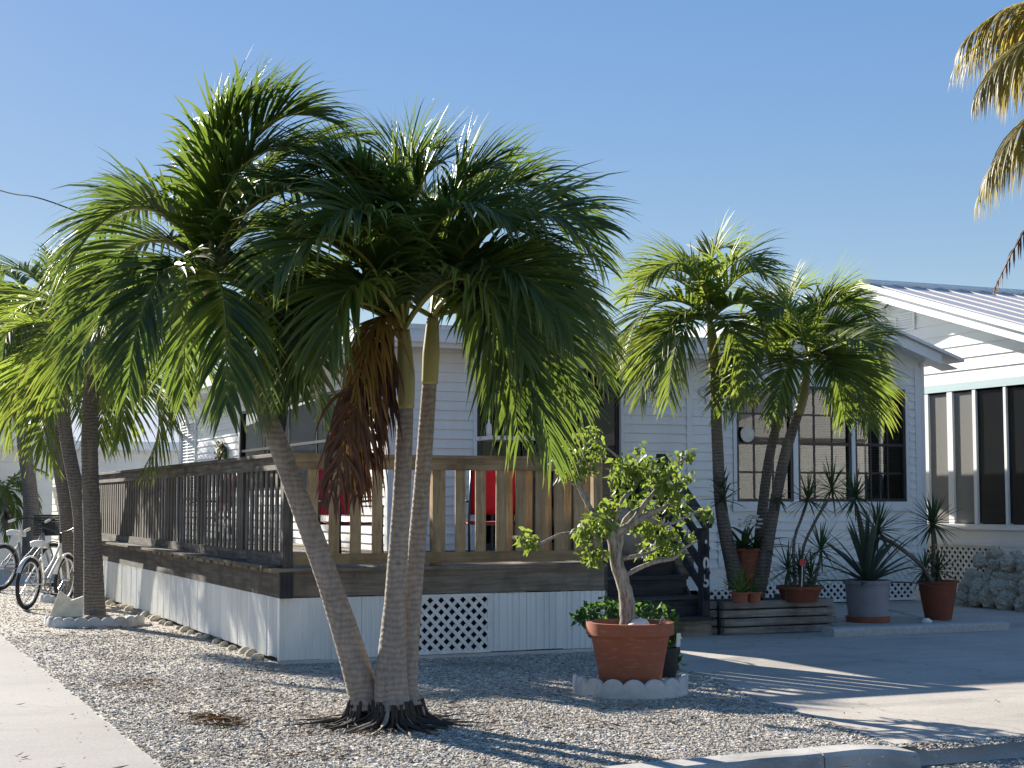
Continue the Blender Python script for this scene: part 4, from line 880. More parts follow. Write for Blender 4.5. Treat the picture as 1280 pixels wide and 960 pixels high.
# scalloped concrete tree ring in front of it
def scallop(name, c, r, a0, a1, n, h, label, tk=.05):
    c = Vector(c); m = MB(); nn = n*8; vs = []
    for i in range(nn+1):
        a = a0+(a1-a0)*i/nn; u_ = abs(math.sin(math.pi*i/8)); hh = h*(.72+.28*u_**.7)
        for rr, zz in ((r, 0), (r, hh-.012), (r-.012, hh), (r-tk+.012, hh), (r-tk, hh-.012), (r-tk, 0)): vs.append(c+Vector((rr*math.cos(a), rr*math.sin(a), zz)))
    fs = [(i*6+j, i*6+6+j, i*6+7+j, i*6+j+1) for i in range(nn) for j in range(5)]+[(0, 1, 2, 3, 4, 5), tuple(range(nn*6, nn*6+6))[::-1]]
    m.add(vs, fs); return tag(m.build(name, 'cast_concrete', None, smooth=True, sharp=50), label, 'garden edging')
b = math.atan2(-PT.y, -PT.x)
scallop('scalloped_edging', (PT.x, PT.y, 0), .47, b-1.62, b+1.75, 9, .155, 'white scalloped concrete ring around the big terracotta pot')
# ---- black nursery pot with sprawling shrub behind it
q = Vector(gz(828, 846)); t = thing('potted_shrub', q, 'leafy green shrub in a black pot behind the terracotta pot', 'potted plant')
dq = float(np.array(q)@_F)
MB().lathe(q, potprof(.12, .15, .26, .03, .008), 24).build('pot', 'black_plastic', t, smooth=True, sharp=35)
leaves(t, [(gd(x, y, dq+e), np.array([rx, rx, rz])*dq/FPX, n) for x, y, rx, rz, n, e in ((760, 760, 36, 12, 150, .1), (730, 770, 18, 10, 60, .1), (800, 760, 30, 12, 110, .1), (835, 800, 14, 30, 130, 0), (842, 820, 10, 16, 60, 0), (835, 775, 10, 14, 50, 0), (750, 785, 14, 18, 50, .1))], .085, 'shrub_leaf', droop=.3)
m = MB()
for x, y in ((740, 765), (760, 755), (800, 760), (836, 780), (840, 820)): m.tube([q+Vector((0, 0, .25)), Vector(gd((x+828)/2, (y+800)/2-10, dq+.05)), Vector(gd(x, y, dq+.08))], [.012, .008, .004], 5)
m.build('stems', 'bark_grey', t, smooth=True)
MB().obox(gd(848, 800, dq-.08), (.02, 0, 0), (0, .002, 0), (.004, 0, .06)).build('plant_tag', 'vinyl_white', t)
# ---- pot on pedestal between planter palms, with white orchid
def potted(name, c, r0, r1, h, mat, label, lip=.04, cat='potted plant', lt=.012):
    t = thing(name, c, label, cat); MB().lathe(Vector(c), potprof(r0, r1, h, lip, lt), 30).build('pot', mat, t, smooth=True, sharp=35)
    return t
c = gd(937, 722, 19.1); t = potted('potted_orchid', c, .125, .175, .36, 'terracotta', 'white orchid in a terracotta pot between the planter palms')
rosette(t, Vector(c)+Vector((-.08, 0, .34)), 16, .42, .06, 'spike_leaf', (1.2, .1), .1); rosette(t, Vector(c)+Vector((.12, .05, .34)), 16, .5, .05, 'spike_leaf', (1.0, .0), .16)
m = MB()
for i in range(16):
    f = Vector(gd(random.uniform(922, 950), random.uniform(642, 662), 19.05)); m.lathe(f, [(.005, -.01), (.04, .0), (.035, .012), (.004, .018)], 6, .6)
m.build('blossoms', 'flower', t)
MB().tube([Vector(c)+Vector((0, 0, .3)), gd(940, 670, 19.05), gd(932, 648, 19.05)], .008, 5).build('stem', 'bark_grey', t)
box('pedestal', (c[0]-.12, c[1]-.12, .33), (c[0]+.12, c[1]+.12, c[2]-.002), 'terracotta_dark', t)
# small bromeliads in the planter
for k, (x, y, r, mt, n, L, mtl, lab) in enumerate(((925, 750, .11, 'terracotta', 26, .34, 'tree_leaf', 'spiky bromeliad in a small terracotta bowl on the planter edge'), (943, 750, .08, 'terracotta', 12, .2, 'shrub_leaf', 'smallest clay pot on the planter edge beside the bromeliad'))):
    c = gd(x, y+2, 17.95); c[2] = .392; t = potted('potted_bromeliad', c, r*.75, r, .13, mt, lab, .025); rosette(t, Vector(c)+Vector((0, 0, .11)), n, L, .03, mtl, (1.45, .2), .1)
# ---- wide bowl with dracaenas and red marker
c = gd(1000, 752, 18.6); c[2] = .37; t = potted('potted_dracaena', c, .2, .27, .19, 'terracotta_dark', 'dracaenas in a low clay bowl with a red round marker', .04)
Z_ = Vector((0, 0, 1)); c = Vector(c)
for path, hd, n, L in (([(995, 740), (992, 680), (1003, 645), (1008, 630)], (1010, 625), 40, .38), ([(1005, 740), (1003, 690), (1020, 650), (1037, 622)], (1040, 612), 40, .42), ([(990, 740), (985, 715)], (985, 712), 34, .40), ([(1015, 740), (1025, 700), (1026, 690)], (1026, 688), 44, .42), ([(1000, 740), (1000, 715)], (1000, 714), 40, .34), ([(1015, 740), (1012, 725)], (1014, 722), 30, .36)):
    p, r = smoothpath([gd(x, y, 18.6) for x, y in path], [.022]+[.018]*(len(path)-1), 10); MB().tube(p, r, 6).build('stem', 'palm_trunk_dark', t, smooth=True); rosette(t, gd(*hd, 18.6), n, L, .022, 'spike_leaf', (1.5, -.9), .09)
mk_ = MB(); mk_.tube([gd(1002, 738, 18.35), gd(1003, 708, 18.35)], .006, 6); o = mk_.build('marker_stake', 'vinyl_white', t)
m = MB(); m.lathe((0, 0, 0), [(.002, -.006), (.045, -.006), (.045, .006), (.002, .006)], 20); cc_ = gd(1003, 703, 18.34); m.v = [(cc_[0]+a, cc_[1]+z, cc_[2]+b) for a, b, z in m.v]; m.build('marker_disc', 'red_plastic', o)
# ---- blue glazed tub with agave
c = gz(1085, 777, .03); dA = float(c@_F); c = Vector(c); t = potted('potted_agave', c, .24, .295, .53, 'pot_blue', 'agave with long blue-green blades in a blue-grey tub', .05)
MB().lathe(c+Vector((0, 0, .0)), [(.02, .001), (.275, .001), (.285, .07), (.25, .075), (.02, .075)], 30).build('saucer', 'terracotta', t, smooth=True, sharp=35)
rosette(t, c+Vector((0, 0, .48)), 34, .95, .075, 'agave_leaf', (1.5, .05), .10, rs=.03)
# leaning yucca from the clay pot
c = gz(1173, 774, .03); dY = float(c@_F); c = Vector(c); t = potted('potted_yucca', c, .17, .26, .50, 'terracotta_dark', 'leaning yuccas in a dark red clay pot at the house corner', .03, lt=.006)
for path, hd, n, L, e in (([(1165, 728), (1150, 705), (1118, 680), (1100, 672)], (1097, 664), 60, .5, -.2), ([(1166, 728), (1167, 690), (1166, 660)], (1166, 655), 60, .45, 0), ([(1172, 728), (1172, 716)], (1172, 714), 34, .38, 0), ([(1160, 728), (1156, 716)], (1156, 714), 26, .36, -.1)):
    p, r = smoothpath([gd(x, y, dY+e) for x, y in path], [.035]+[.028]*(len(path)-1), 12); MB().tube(p, r, 8).build('stem', 'palm_trunk_dark', t, smooth=True); rosette(t, gd(*hd, dY+e), n, L, .030, 'spike_leaf', (1.5, -1.0), .05)
p, r = smoothpath([gd(1085, 700, dA+.2), gd(1078, 660, dA+.2), gd(1070, 630, dA+.2)], [.022, .02, .018], 8); o = thing('yucca', gz(1085, 760, .03), 'thin-stemmed yucca rising behind the blue-grey tub', 'yucca'); MB().tube([gz(1085, 760, .03)]+p, [.024]+r, 7).build('stem', 'palm_trunk_dark', o, smooth=True); rosette(o, gd(1069, 622, dA+.2), 60, .42, .026, 'spike_leaf', (1.5, -1.0), .06)
MB().lathe(gz(1158, 779, .03), [(.01, 0), (.07, .0), (.08, .03), (.04, .06), (.01, .065)], 9, .5).build('stone', 'rock_white', None, smooth=True); tag(bpy.data.objects['stone'], 'white stone lying before the dark red clay pot', 'stone')
# orchids tied to the left planter palm
t = thing('tree_orchid', gd(902, 628, DR-.12), 'dark strappy orchid growing on the left planter palm trunk', 'orchid'); rosette(t, gd(904, 626, DR-.13), 16, .32, .035, 'spike_leaf', (1.3, -.6), .1); rosette(t, gd(903, 610, DR-.12), 9, .25, .03, 'spike_leaf', (1.3, -.2), .1)
t = thing('tree_orchid', gd(972, 622, 18.88), 'mossy orchid tuft on the rightmost planter palm trunk', 'orchid'); rosette(t, gd(973, 624, 18.88), 12, .22, .03, 'spike_leaf', (.6, -1.2), .1)
# ================================================================== DECK FURNITURE
def chair(label, x, y, rz, w_=.54):
    t = thing('patio_chair', (x, y, .916), label, 'chair', 'red patio chairs on the deck'); cz, sz_ = math.cos(rz), math.sin(rz)
    def T(a, b, c): return (x+a*cz-b*sz_, y+a*sz_+b*cz, .916+c)
    h = w_/2
    for s in (-1, 1):
        MB().tube([T(s*h, -.26, 0), T(s*h, -.24, .3), T(s*h, -.25, .6), T(s*h, -.1, .66), T(s*h, .22, .64)], .014, 8).build('frame_leg', 'black_metal', t, smooth=True)
        MB().tube([T(s*h, .30, 0), T(s*h*.98, .20, .4), T(s*h*.95, .36, 1.05)], .014, 8).build('frame_leg', 'black_metal', t, smooth=True)
    MB().tube([T(-h, -.22, .40), T(h, -.22, .40)], .012, 6).build('crossbar', 'black_metal', t); MB().tube([T(-h, .2, .40), T(h, .2, .40)], .012, 6).build('crossbar', 'black_metal', t)
    k = 6; m = MB()
    vs = []
    for i in range(k+1):
        v = i/k; sag = .03*math.sin(math.pi*v)
        for a in np.linspace(-h+.02, h-.02, 7): vs.append(T(a, -.24+.44*v, .43-sag-.012*math.cos(a/h*1.5)))
    n = 7; m.add(vs, [(i*n+j, i*n+j+1, (i+1)*n+j+1, (i+1)*n+j) for i in range(k) for j in range(n-1)]); o = m.build('seat', 'red_fabric', t, smooth=True); q = o.modifiers.new('s', 'SOLIDIFY'); q.thickness = .012
    m = MB(); vs = []
    for i in range(k+1):
        v = i/k
        for a in np.linspace(-h+.01, h-.01, 7): vs.append(T(a*(1-.05*v), .20+.155*v+.03*math.cos(a/h*1.5), .50+.55*v))
    m.add(vs, [(i*n+j, i*n+j+1, (i+1)*n+j+1, (i+1)*n+j) for i in range(k) for j in range(n-1)]); o = m.build('backrest', 'red_fabric', t, smooth=True); q = o.modifiers.new('s', 'SOLIDIFY'); q.thickness = .012
c1 = gy(437, 650, 16.6); chair('red patio chair on the deck left of the palm trunks', c1[0], c1[1], R(14)); c1 = gy(612, 650, 16.4); chair('red patio chair on the deck right of the palm trunks', c1[0], c1[1], R(166))
c1 = gx(262, 640, 5.3); chair('red patio chair far along the side deck', c1[0], c1[1], R(-80))
# bar table before the sliding door
a = gy(633, 547, 18.2); t = thing('bar_table', (a[0], a[1], .916), 'white-topped high table on the deck before the sliding door', 'table')
box('table_top', (a[0]-.33, a[1]-.25, a[2]-.04), (a[0]+.33, a[1]+.25, a[2]+.012), 'vinyl_white', t, bevel=.006)
for s in (-1, 1):
    for r_ in (-1, 1): MB().tube([(a[0]+s*.26, a[1]+r_*.2, a[2]-.04), (a[0]+s*.29, a[1]+r_*.22, .916)], .018, 7).build('leg', 'black_metal', t)
# covered grill, bottle
q = gy(615, 565, 18.0); t = thing('bottle', (q[0], q[1], a[2]), 'white bottle standing on the high table', 'bottle'); 
g_ = thing('grill', (8.6, 18.9, .916), 'dark covered grill on the deck before the sliding door', 'grill')
m = MB(); m.lathe((8.6, 18.9, 1.65), [(.02, -.18), (.2, -.14), (.27, 0), (.26, .08), (.18, .2), (.02, .25)], 20); m.build('bowl', 'black_metal', g_, smooth=True)
for k in range(3): MB().tube([(8.6+.15*math.cos(k*2.09), 18.9+.15*math.sin(k*2.09), 1.55), (8.6+.3*math.cos(k*2.09), 18.9+.3*math.sin(k*2.09), .916)], .014, 6).build('leg', 'black_metal', g_)
MB().lathe((q[0], a[1]-.1, a[2]+.012), [(.005, 0), (.035, 0), (.035, .13), (.014, .17), (.014, .21), (.004, .212)], 14).build('glass_body', 'vinyl_white', t, smooth=True)
# round urn at top of steps
a = Vector(gy(792, 672, 17.2)); t = thing('urn', (a.x, a.y, .916), 'round pale clay urn on the deck at the head of the steps', 'urn')
MB().lathe((a.x, a.y, .916), [(.02, 0), (.15, 0), (.25, .12), (.29, .28), (.25, .44), (.16, .54), (.18, .58), (.15, .58), (.13, .52), (.02, .5)], 32).build('body', 'urn', t, smooth=True, sharp=50)
leaves(t, [((a.x, a.y, 1.75), (.25, .25, .22), 260)], .12, 'spike_leaf', droop=0)
# ================================================================== NEIGHBOUR (right)
XN = 17.5
def gn(x, y, X=XN): return gx(x, y, X)
nb = thing('neighbour_house', (XN, 22, 0), 'white neighbouring house with metal gable roof and screened porch', 'house')
pk = gx(1078, 354, XN-.55); e1 = gx(1280, 408, XN-.55); sN = (pk[2]-e1[2])/(pk[1]-e1[1]); YPK, ZPK = float(pk[1]), float(pk[2])
yN0, yN1 = 16.2, 2*YPK-16.2
zS = float(gn(1200, 486)[2]); zB = float(gn(1220, 655)[2]); ztN = lambda y: ZPK-abs(y-YPK)*sN-.14
m = MB(); m.prism([(XN, yN0+.4, zS), (XN, yN1-.4, zS), (XN, yN1-.4, ztN(yN1-.4)), (XN, YPK, ztN(YPK)), (XN, yN0+.4, ztN(yN0+.4))], (.12, 0, 0)); gwall = m.build('gable_wall', 'neighbour_siding', nb)
z = zS+.10; e = .21
while z < ZPK-.25:
    k = (ZPK-.14-z-e*.5)/sN; y0, y1 = max(yN0+.4, YPK-k), min(yN1-.4, YPK+k)
    if y1-y0 > .1: MB().prism([(XN-.001, y0, z), (XN-.026, y0, z), (XN-.026, y0, z+.008), (XN-.006, y0, z+e-.002), (XN-.001, y0, z+e-.002)], (0, y1-y0, 0)).build('siding_board', 'neighbour_siding', gwall)
    z += e
box('frieze', (XN-.03, yN0+.4, zS-.03), (XN+.1, yN1-.4, zS+.098), 'teal_trim', nb)
# roof slabs with standing seams
m = MB(); seams = []
for sgn in (-1, 1):
    ye = YPK+sgn*(YPK-yN0); ze = ZPK-abs(ye-YPK)*sN
    m.prism([(XN-.6, YPK, ZPK), (XN-.6, ye, ze), (XN-.6, ye, ze-.05), (XN-.6, YPK, ZPK-.05)], (12.6, 0, 0))
nr = m.build('roof', 'metal_roof', nb)
for i in range(24):
    x = XN-.4+i*.5; ye = yN0; ze = ZPK-(YPK-ye)*sN
    MB().prism([(x, YPK, ZPK+.001), (x, ye, ze+.001), (x, ye, ze+.022), (x, YPK, ZPK+.022)], (.025, 0, 0)).build('seam', 'metal_roof', nr)
MB().tube([(XN-.6, YPK, ZPK+.02), (XN+12, YPK, ZPK+.02)], .06, 8).build('ridge_cap', 'trim', nr)
for sgn in (-1, 1):
    ye = YPK+sgn*(YPK-yN0); ze = ZPK-abs(ye-YPK)*sN
    MB().prism([(XN-.64, YPK, ZPK+.02), (XN-.64, ye, ze+.02), (XN-.64, ye, ze-.08), (XN-.64, YPK, ZPK-.08)], (.039, 0, 0)).build('rake_board', 'trim', nr)
    MB().prism([(XN-.52, YPK, ZPK-.09), (XN-.52, ye, ze-.09), (XN-.52, ye, ze-.26), (XN-.52, YPK, ZPK-.26)], (.03, 0, 0)).build('rake_board', 'trim', nr)
    MB().prism([(XN-.49, YPK, ZPK-.24), (XN-.49, ye, ze-.24), (XN-.49, ye, ze-.25), (XN-.49, YPK, ZPK-.25)], (.49, 0, 0)).build('soffit', 'teal_trim', nr)
# porch: posts, screens, sill, lattice, skirting
def yn(px): return float(gn(px, 560)[1])
posts = [yn(p) for p in (1160, 1189, 1219.5, 1258, 1297)]+[18.1, 17.1, 16.65]
wN = [.045, .07, .04, .03, .03, .03, .03, .03]
for y, w_ in zip(posts, wN): box('porch_post', (XN-.02, y-w_, zB), (XN+.08, y+w_, zS-.031), 'trim', nb)
for i in range(len(posts)-1):
    a, b = posts[i+1]+wN[i+1], posts[i]-wN[i]; box('screen', (XN+.025, a, zB+.02), (XN+.032, b, zS-.032), 'screen' if i < 2 else 'screen_dark', nb)
box('porch_sill', (XN-.07, 16.6, zB-.09), (XN+.1, yn(1160)+1.5, zB-.001), 'trim', nb); box('porch_apron', (XN-.02, 16.6, zB-.30), (XN+.08, yn(1160)+1.5, zB-.091), 'neighbour_siding', nb); box('porch_sill', (XN-.05, 16.6, zB-.36), (XN+.1, yn(1160)+1.5, zB-.301), 'trim', nb)
ya = yn(1246)
lattice(nb, (XN-.0, yn(1160)+1.5, 0), (0, -1, 0), (-1, 0, 0), yn(1160)+1.5-ya, .02, zB-.361, .10, .045, .008, 'vinyl_white', .04)
box('skirt_board', (XN-.03, 16.6, zB-.50), (XN+.05, ya-.05, zB-.361), 'trim', nb)
y = 16.6
while y < ya-.1:
    h = min(.11, ya-.05-y); box('skirt_slat', (XN-.01, y, .0), (XN+.02, y+h-.02, zB-.501), 'vinyl_white', nb); y += .11
box('skirt_back', (XN+.03, 16.6, 0), (XN+.05, ya, zB-.501), 'vinyl_white', nb); box('underfloor_shade', (XN+.12, 16.7, 0), (XN+.16, 26, zB-.4), 'unlit_dark', nb)  # skirt backing; the dark sheet is painted shade below the porch
box('wall', (XN+.1, yN0+.5, 0), (XN+11, yN0+.6, zS+.2), 'neighbour_siding', nb); box('wall', (XN+3.2, 16.8, 0), (XN+3.3, yN1-.5, zS), 'unlit_dark', nb); box('wall', (XN, yn(1160)+.07, zB), (XN+.1, yN1-.5, zS-.031), 'neighbour_siding', nb)
box('porch_floor', (XN+.1, 16.7, zB-.35), (XN+3.2, yN1-.5, zB-.3), 'unlit_dark', nb); box('porch_ceiling', (XN+.12, 16.9, zS+.0), (XN+11, yN1-.5, zS+.04), 'trim', nb)
# gable vent and flood lamp
v0 = gn(1122, 403); v1 = gn(1146, 403); zt, zb_ = float(gn(1134, 391)[2]), float(gn(1134, 414)[2]); m = MB(); ya_, yb_ = float(v1[1]), float(v0[1])
for a, b, c, d in ((ya_, ya_+.04, zb_, zt), (yb_-.04, yb_, zb_, zt), (ya_+.04, yb_-.04, zt-.04, zt), (ya_+.04, yb_-.04, zb_, zb_+.04)): m.box((XN-.06, a, c), (XN-.027, b, d))
vo_ = m.build('gable_vent', 'trim', nb)
for i in range(5): zz = zb_+.06+(zt-zb_-.1)*i/5; MB().obox((XN-.043, (ya_+yb_)/2, zz+.02), (0, (yb_-ya_)/2-.04, 0), (.014, 0, -.02), (.003, 0, .002)).build('slat', 'trim', vo_)
q = gx(1107, 385, XN-.1); t = thing('flood_lamp', (XN, q[1], q[2]), 'small floodlight under the neighbour gable peak', 'lamp'); MB().tube([(XN, q[1], q[2]+.1), (XN-.12, q[1], q[2])], .02, 6).build('arm', 'grey_metal', t); MB().lathe((XN-.15, q[1], q[2]-.1), [(.02, .1), (.05, .06), (.07, -.02), (.02, -.03)], 14).build('head', 'vinyl_white', t, smooth=True)
# ---- coral rock pile
def rockmesh(seed):
    import bmesh
    bm = bmesh.new(); bmesh.ops.create_icosphere(bm, subdivisions=4, radius=1)
    for v in bm.verts:
        p = v.co.copy(); v.co *= 1+.32*noise.noise(p*1.3+Vector((seed*7, 0, 0)))+.2*noise.noise(p*3.1+Vector((0, seed*5, 0)))+.16*noise.noise(p*6+Vector((0, 0, seed*3)))+.13*noise.noise(p*14+Vector((0, 0, seed*3)))
    me = bpy.data.meshes.new('coral_rock'); bm.to_mesh(me); bm.free(); me.materials.append(M['coral_rock']); return me
rk = [rockmesh(i+1) for i in range(9)]
for tier, (zc, nrow, rr) in enumerate(((.11, 14, .145), (.28, 14, .14), (.45, 13, .135), (.61, 11, .13), (.76, 7, .13))):
    for row in range(2):
        for i in range(nrow):
            f = (i+.5*(tier % 2)+.3*row)/nrow; x = 15.55+.09*tier+row*.24+random.uniform(-.07, .07); y = 19.0-f*2.7*(14/nrow)**-.15+random.uniform(-.07, .07)
            if tier == 4 and (i in (2, 3) or row == 0): continue
            o = link('coral_rock', random.choice(rk), None, (x, y, zc+random.uniform(-.05, .06))); s = rr*random.uniform(.6, 1.15)
            o.scale = (s*random.uniform(.9, 1.2), s*random.uniform(.9, 1.2), s*random.uniform(.8, 1.05)); o.rotation_euler = [random.uniform(0, 6.28) for _ in range(3)]
            tag(o, ('pitted coral rock in the bottom course of the rock pile', 'pitted coral rock in the second course of the rock pile', 'pitted coral rock in the third course of the rock pile', 'pale coral rock in the fourth course of the rock pile', 'pale coral rock topping the rock pile before the lattice')[tier], 'rock', 'coral rock pile')
# ================================================================== LEFT SIDE: edging, bicycles, backdrop
q = gz(119, 781)
scallop('scalloped_edging', (q[0], q[1]+.05, 0), .62, math.atan2(-q[1], -q[0])-1.5, math.atan2(-q[1], -q[0])+1.5, 11, .13, 'scalloped concrete edging around the nearest street palm')
q2 = gz(70, 752); scallop('scalloped_edging', (q2[0]+.25, q2[1]+.1, 0), .5, math.atan2(-q2[1], -q2[0])-1.4, math.atan2(-q2[1], -q2[0])+1.4, 8, .12, 'farther scalloped edging behind the white bicycle')
a = Vector(gz(86, 771)); m = MB(); m.prism([a+Vector((-.26, 0, 0)), a+Vector((.32, -.12, 0)), a+Vector((.24, -.05, .30)), a+Vector((.02, -.01, .22)), a+Vector((-.14, .02, .34))], (.06, .22, 0)); tag(m.build('concrete_block', 'cream', None, bevel=.01), 'cream broken concrete wedge beside the scalloped edging', 'block')
def bicycle(label, rear, front, frame, seatm, basket=False, S=1.0, guard=True):
    """diamond-free cruiser: rear and front ground contact points"""
    rear, front = Vector(rear), Vector(front); u = (front-rear).normalized(); n = Vector((u.y, -u.x, 0)); Z = Vector((0, 0, 1)); wr_ = .335*S; wb = 1.12*S
    t = thing('bicycle', rear, label, 'bicycle', 'bicycles under the street palms')
    lean = .06
    def P(s, h, o=0): return rear+u*s*S+(Z+n*lean)*h*S+n*o*S
    ax = (n-Z*lean).normalized()
    for s in (0, 1.12):
        w_ = MB().torus(P(s, .335), ax, wr_-.025*S, .027*S, 36, 8).build('wheel', 'rubber', t, smooth=True)
        MB().torus(P(s, .335), ax, wr_-.06*S, .013*S, 36, 6).build('rim', 'white_metal' if frame != 'blue_vinyl' else 'chrome', w_, smooth=True)
        sp = MB()
        for k in range(24):
            a = k*math.pi/12; d = u*math.cos(a)+(Z+n*lean)*math.sin(a); c = P(s, .335); sp.tube([c+ax*.03*S*(1 if k % 2 else -1), c+d*(wr_-.06*S)], .0014*S, 4, False)
        sp.build('spokes', 'chrome', w_); MB().tube([P(s, .335)-ax*.05*S, P(s, .335)+ax*.05*S], .022*S, 8).build('hub', 'chrome', w_)
        # mudguard
        if guard:
            g = MB(); rows = []; k0, k1 = (-.3, 2.7) if s == 0 else (.5, 2.9)
            pts = []
            for k in range(15):
                a = k0+(k1-k0)*k/14; d = u*math.cos(a)+(Z+n*lean)*math.sin(a); c = P(s, .335)+d*(wr_+.028*S); rows += [c-ax*.03*S-d*.012*S, c, c+ax*.03*S-d*.012*S]
            g.add(rows, [(i*3+j, i*3+j+1, i*3+j+4, i*3+j+3) for i in range(14) for j in range(2)]); g.build('mudguard', frame, t, smooth=True)
    fr = MB(); T = lambda p, r: fr.tube(smoothpath(p, [r*S]*len(p), 12)[0], r*S, 8)
    bb = P(.46, .30); st_ = P(.33, .70); hd0, hd1 = P(.90, .66), P(.865, .82)
    T([bb, P(.39, .50), st_], .018); T([hd0, P(.72, .50), P(.55, .34), bb], .021); T([hd1, P(.68, .60), P(.48, .46), P(.39, .44)], .017); T([hd0-(hd1-hd0)*.2, hd1+(hd1-hd0)*.1], .024)
    for s in (-.05, .05): T([P(.44, .30, s*.4), P(0, .335, s)], .011); T([P(.35, .66, s*.3), P(0, .335, s)], .010); T([hd0+n*s*.9*S, P(1.0, .58, s*1.1), P(1.12, .335, s*1.0)], .014)
    fr.build('frame', frame, t, smooth=True)
    MB().tube([st_, P(.305, .80)], .013*S, 8).build('seat_post', 'chrome', t)
    sd_ = MB(); rows = []
    for k in range(9):
        v = k/8; s = .14+.32*v; hw = np.interp(v, [0, .15, .45, 1], [.085, .115, .07, .022]); top = .87+.02*math.cos(v*3)+(-.01 if k == 0 else 0)
        rows += [P(s, top-.075, -hw*.9), P(s, top-.02, -hw), P(s, top, -hw*.5), P(s, top+.004, 0), P(s, top, hw*.5), P(s, top-.02, hw), P(s, top-.075, hw*.9)]
    sd_.add(rows, [(i*7+j, i*7+j+1, (i+1)*7+j+1, (i+1)*7+j) for i in range(8) for j in range(6)]+[tuple(range(7))[::-1], tuple(range(56, 63))]+[(i*7, (i+1)*7, (i+1)*7+6, i*7+6) for i in range(8)]); sd_.build('saddle', seatm, t, smooth=True, sharp=60)
    hb = MB(); hb.tube([hd1, P(.84, .96)], .014*S, 8)
    for s in (-1, 1): hb.tube(smoothpath([P(.84, .96), P(.88, 1.0, s*.10), P(.80, 1.06, s*.26), P(.56, 1.02, s*.34)], [.012*S]*4, 14)[0], .012*S, 8)
    hbo = hb.build('handlebar', 'black_metal', t, smooth=True)
    for s in (-1, 1): MB().tube([P(.60, 1.03, s*.33), P(.48, 1.0, s*.345)], .019*S, 8).build('grip', 'rubber' if frame == 'blue_vinyl' else 'cream', hbo)
    ck = MB().torus(bb+ax*.05*S, ax, .085*S, .010*S, 24, 6); ck.tube([bb-ax*.06*S, bb+ax*.07*S], .02*S, 8); ck.tube([bb+ax*.07*S, bb+ax*.07*S+(u*.6-Z*.8)*.16*S], .010*S, 6); ck.tube([bb-ax*.07*S, bb-ax*.07*S-(u*.6-Z*.8)*.16*S], .010*S, 6); ck.build('crank', 'grey_metal', t, smooth=True)
    for s in (1, -1): c = bb+ax*s*.12*S+(u*.6-Z*.8)*s*.16*S; MB().obox(c, u*.045*S, ax*.045*S, Z*.012*S).build('pedal', 'rubber', t)
    cg = MB(); cg.tube([bb+ax*.05*S+Z*.085*S, P(0, .335, .05)+Z*.035*S], .006*S, 4); cg.tube([bb+ax*.05*S-Z*.085*S, P(0, .335, .05)-Z*.035*S], .006*S, 4); cg.build('chain', 'grey_metal', t)
    MB().tube([P(.36, .28, -.05), P(.30, 0, -.22)], .009*S, 6).build('kickstand', 'grey_metal', t)
    if basket:
        b = MB(); c0 = P(1.06, .80); 
        for q in range(9):
            h = q*.036; 
            for s_, l in ((u, n), (n, u)): pass
            for e in (-1, 1): b.beam(c0+u*e*.17*S-n*.2*S+Z*h*S, c0+u*e*.17*S+n*.2*S+Z*h*S, .012, .03*S); b.beam(c0-u*.17*S+n*e*.2*S+Z*h*S, c0+u*.17*S+n*e*.2*S+Z*h*S, .012, .03*S)
        b.obox(c0, u*.17*S, n*.2*S, Z*.006); b.build('basket', 'black_plastic', t)
    return t
r1 = gz(33, 762); f1 = gz(100, 752); dv = np.array(f1)-np.array(r1); 
bicycle('white step-through cruiser bicycle leaning under the street palms', r1, Vector(r1)+Vector(dv).normalized()*1.25, 'vinyl_white', 'vinyl_white', S=1.12)
r2 = gz(0, 738); bicycle('pale blue bicycle with black front crate behind the white one', Vector(r2), Vector(r2)+Vector((.72, .69, 0))*1.25, 'grey_metal', 'vinyl_white', basket=True, S=1.2)
# dark low bin wall behind bicycles
q = Vector(gz(30, 690)); t = thing('trailer', (q.x, q.y, 0), 'low dark flat trailer parked beyond the bicycles', 'trailer')
box('bed', (q.x-2.2, q.y, .55), (q.x+1.6, q.y+2.4, 1.25), 'grey_wall', t); box('rail', (q.x-2.25, q.y-.03, 1.25), (q.x+1.65, q.y+2.43, 1.35), 'black_plastic', t)
for x in (-1.2, .7):
    w_ = MB().torus((q.x+x, q.y-.1, .32), (0, 1, 0), .24, .09, 24, 8).build('wheel', 'rubber', t, smooth=True); MB().lathe((0, 0, 0), [(.02, -.03), (.2, -.03), (.2, .03), (.02, .03)], 16).build('rim', 'chrome', w_); rim = w_.children[0]
    rim.rotation_euler = (R(90), 0, 0); rim.location = Vector((q.x+x, q.y-.1, .32))-Vector((q.x, q.y, 0)); me = rim.data; me.transform(Matrix.Translation(Vector((q.x, q.y, 0))))
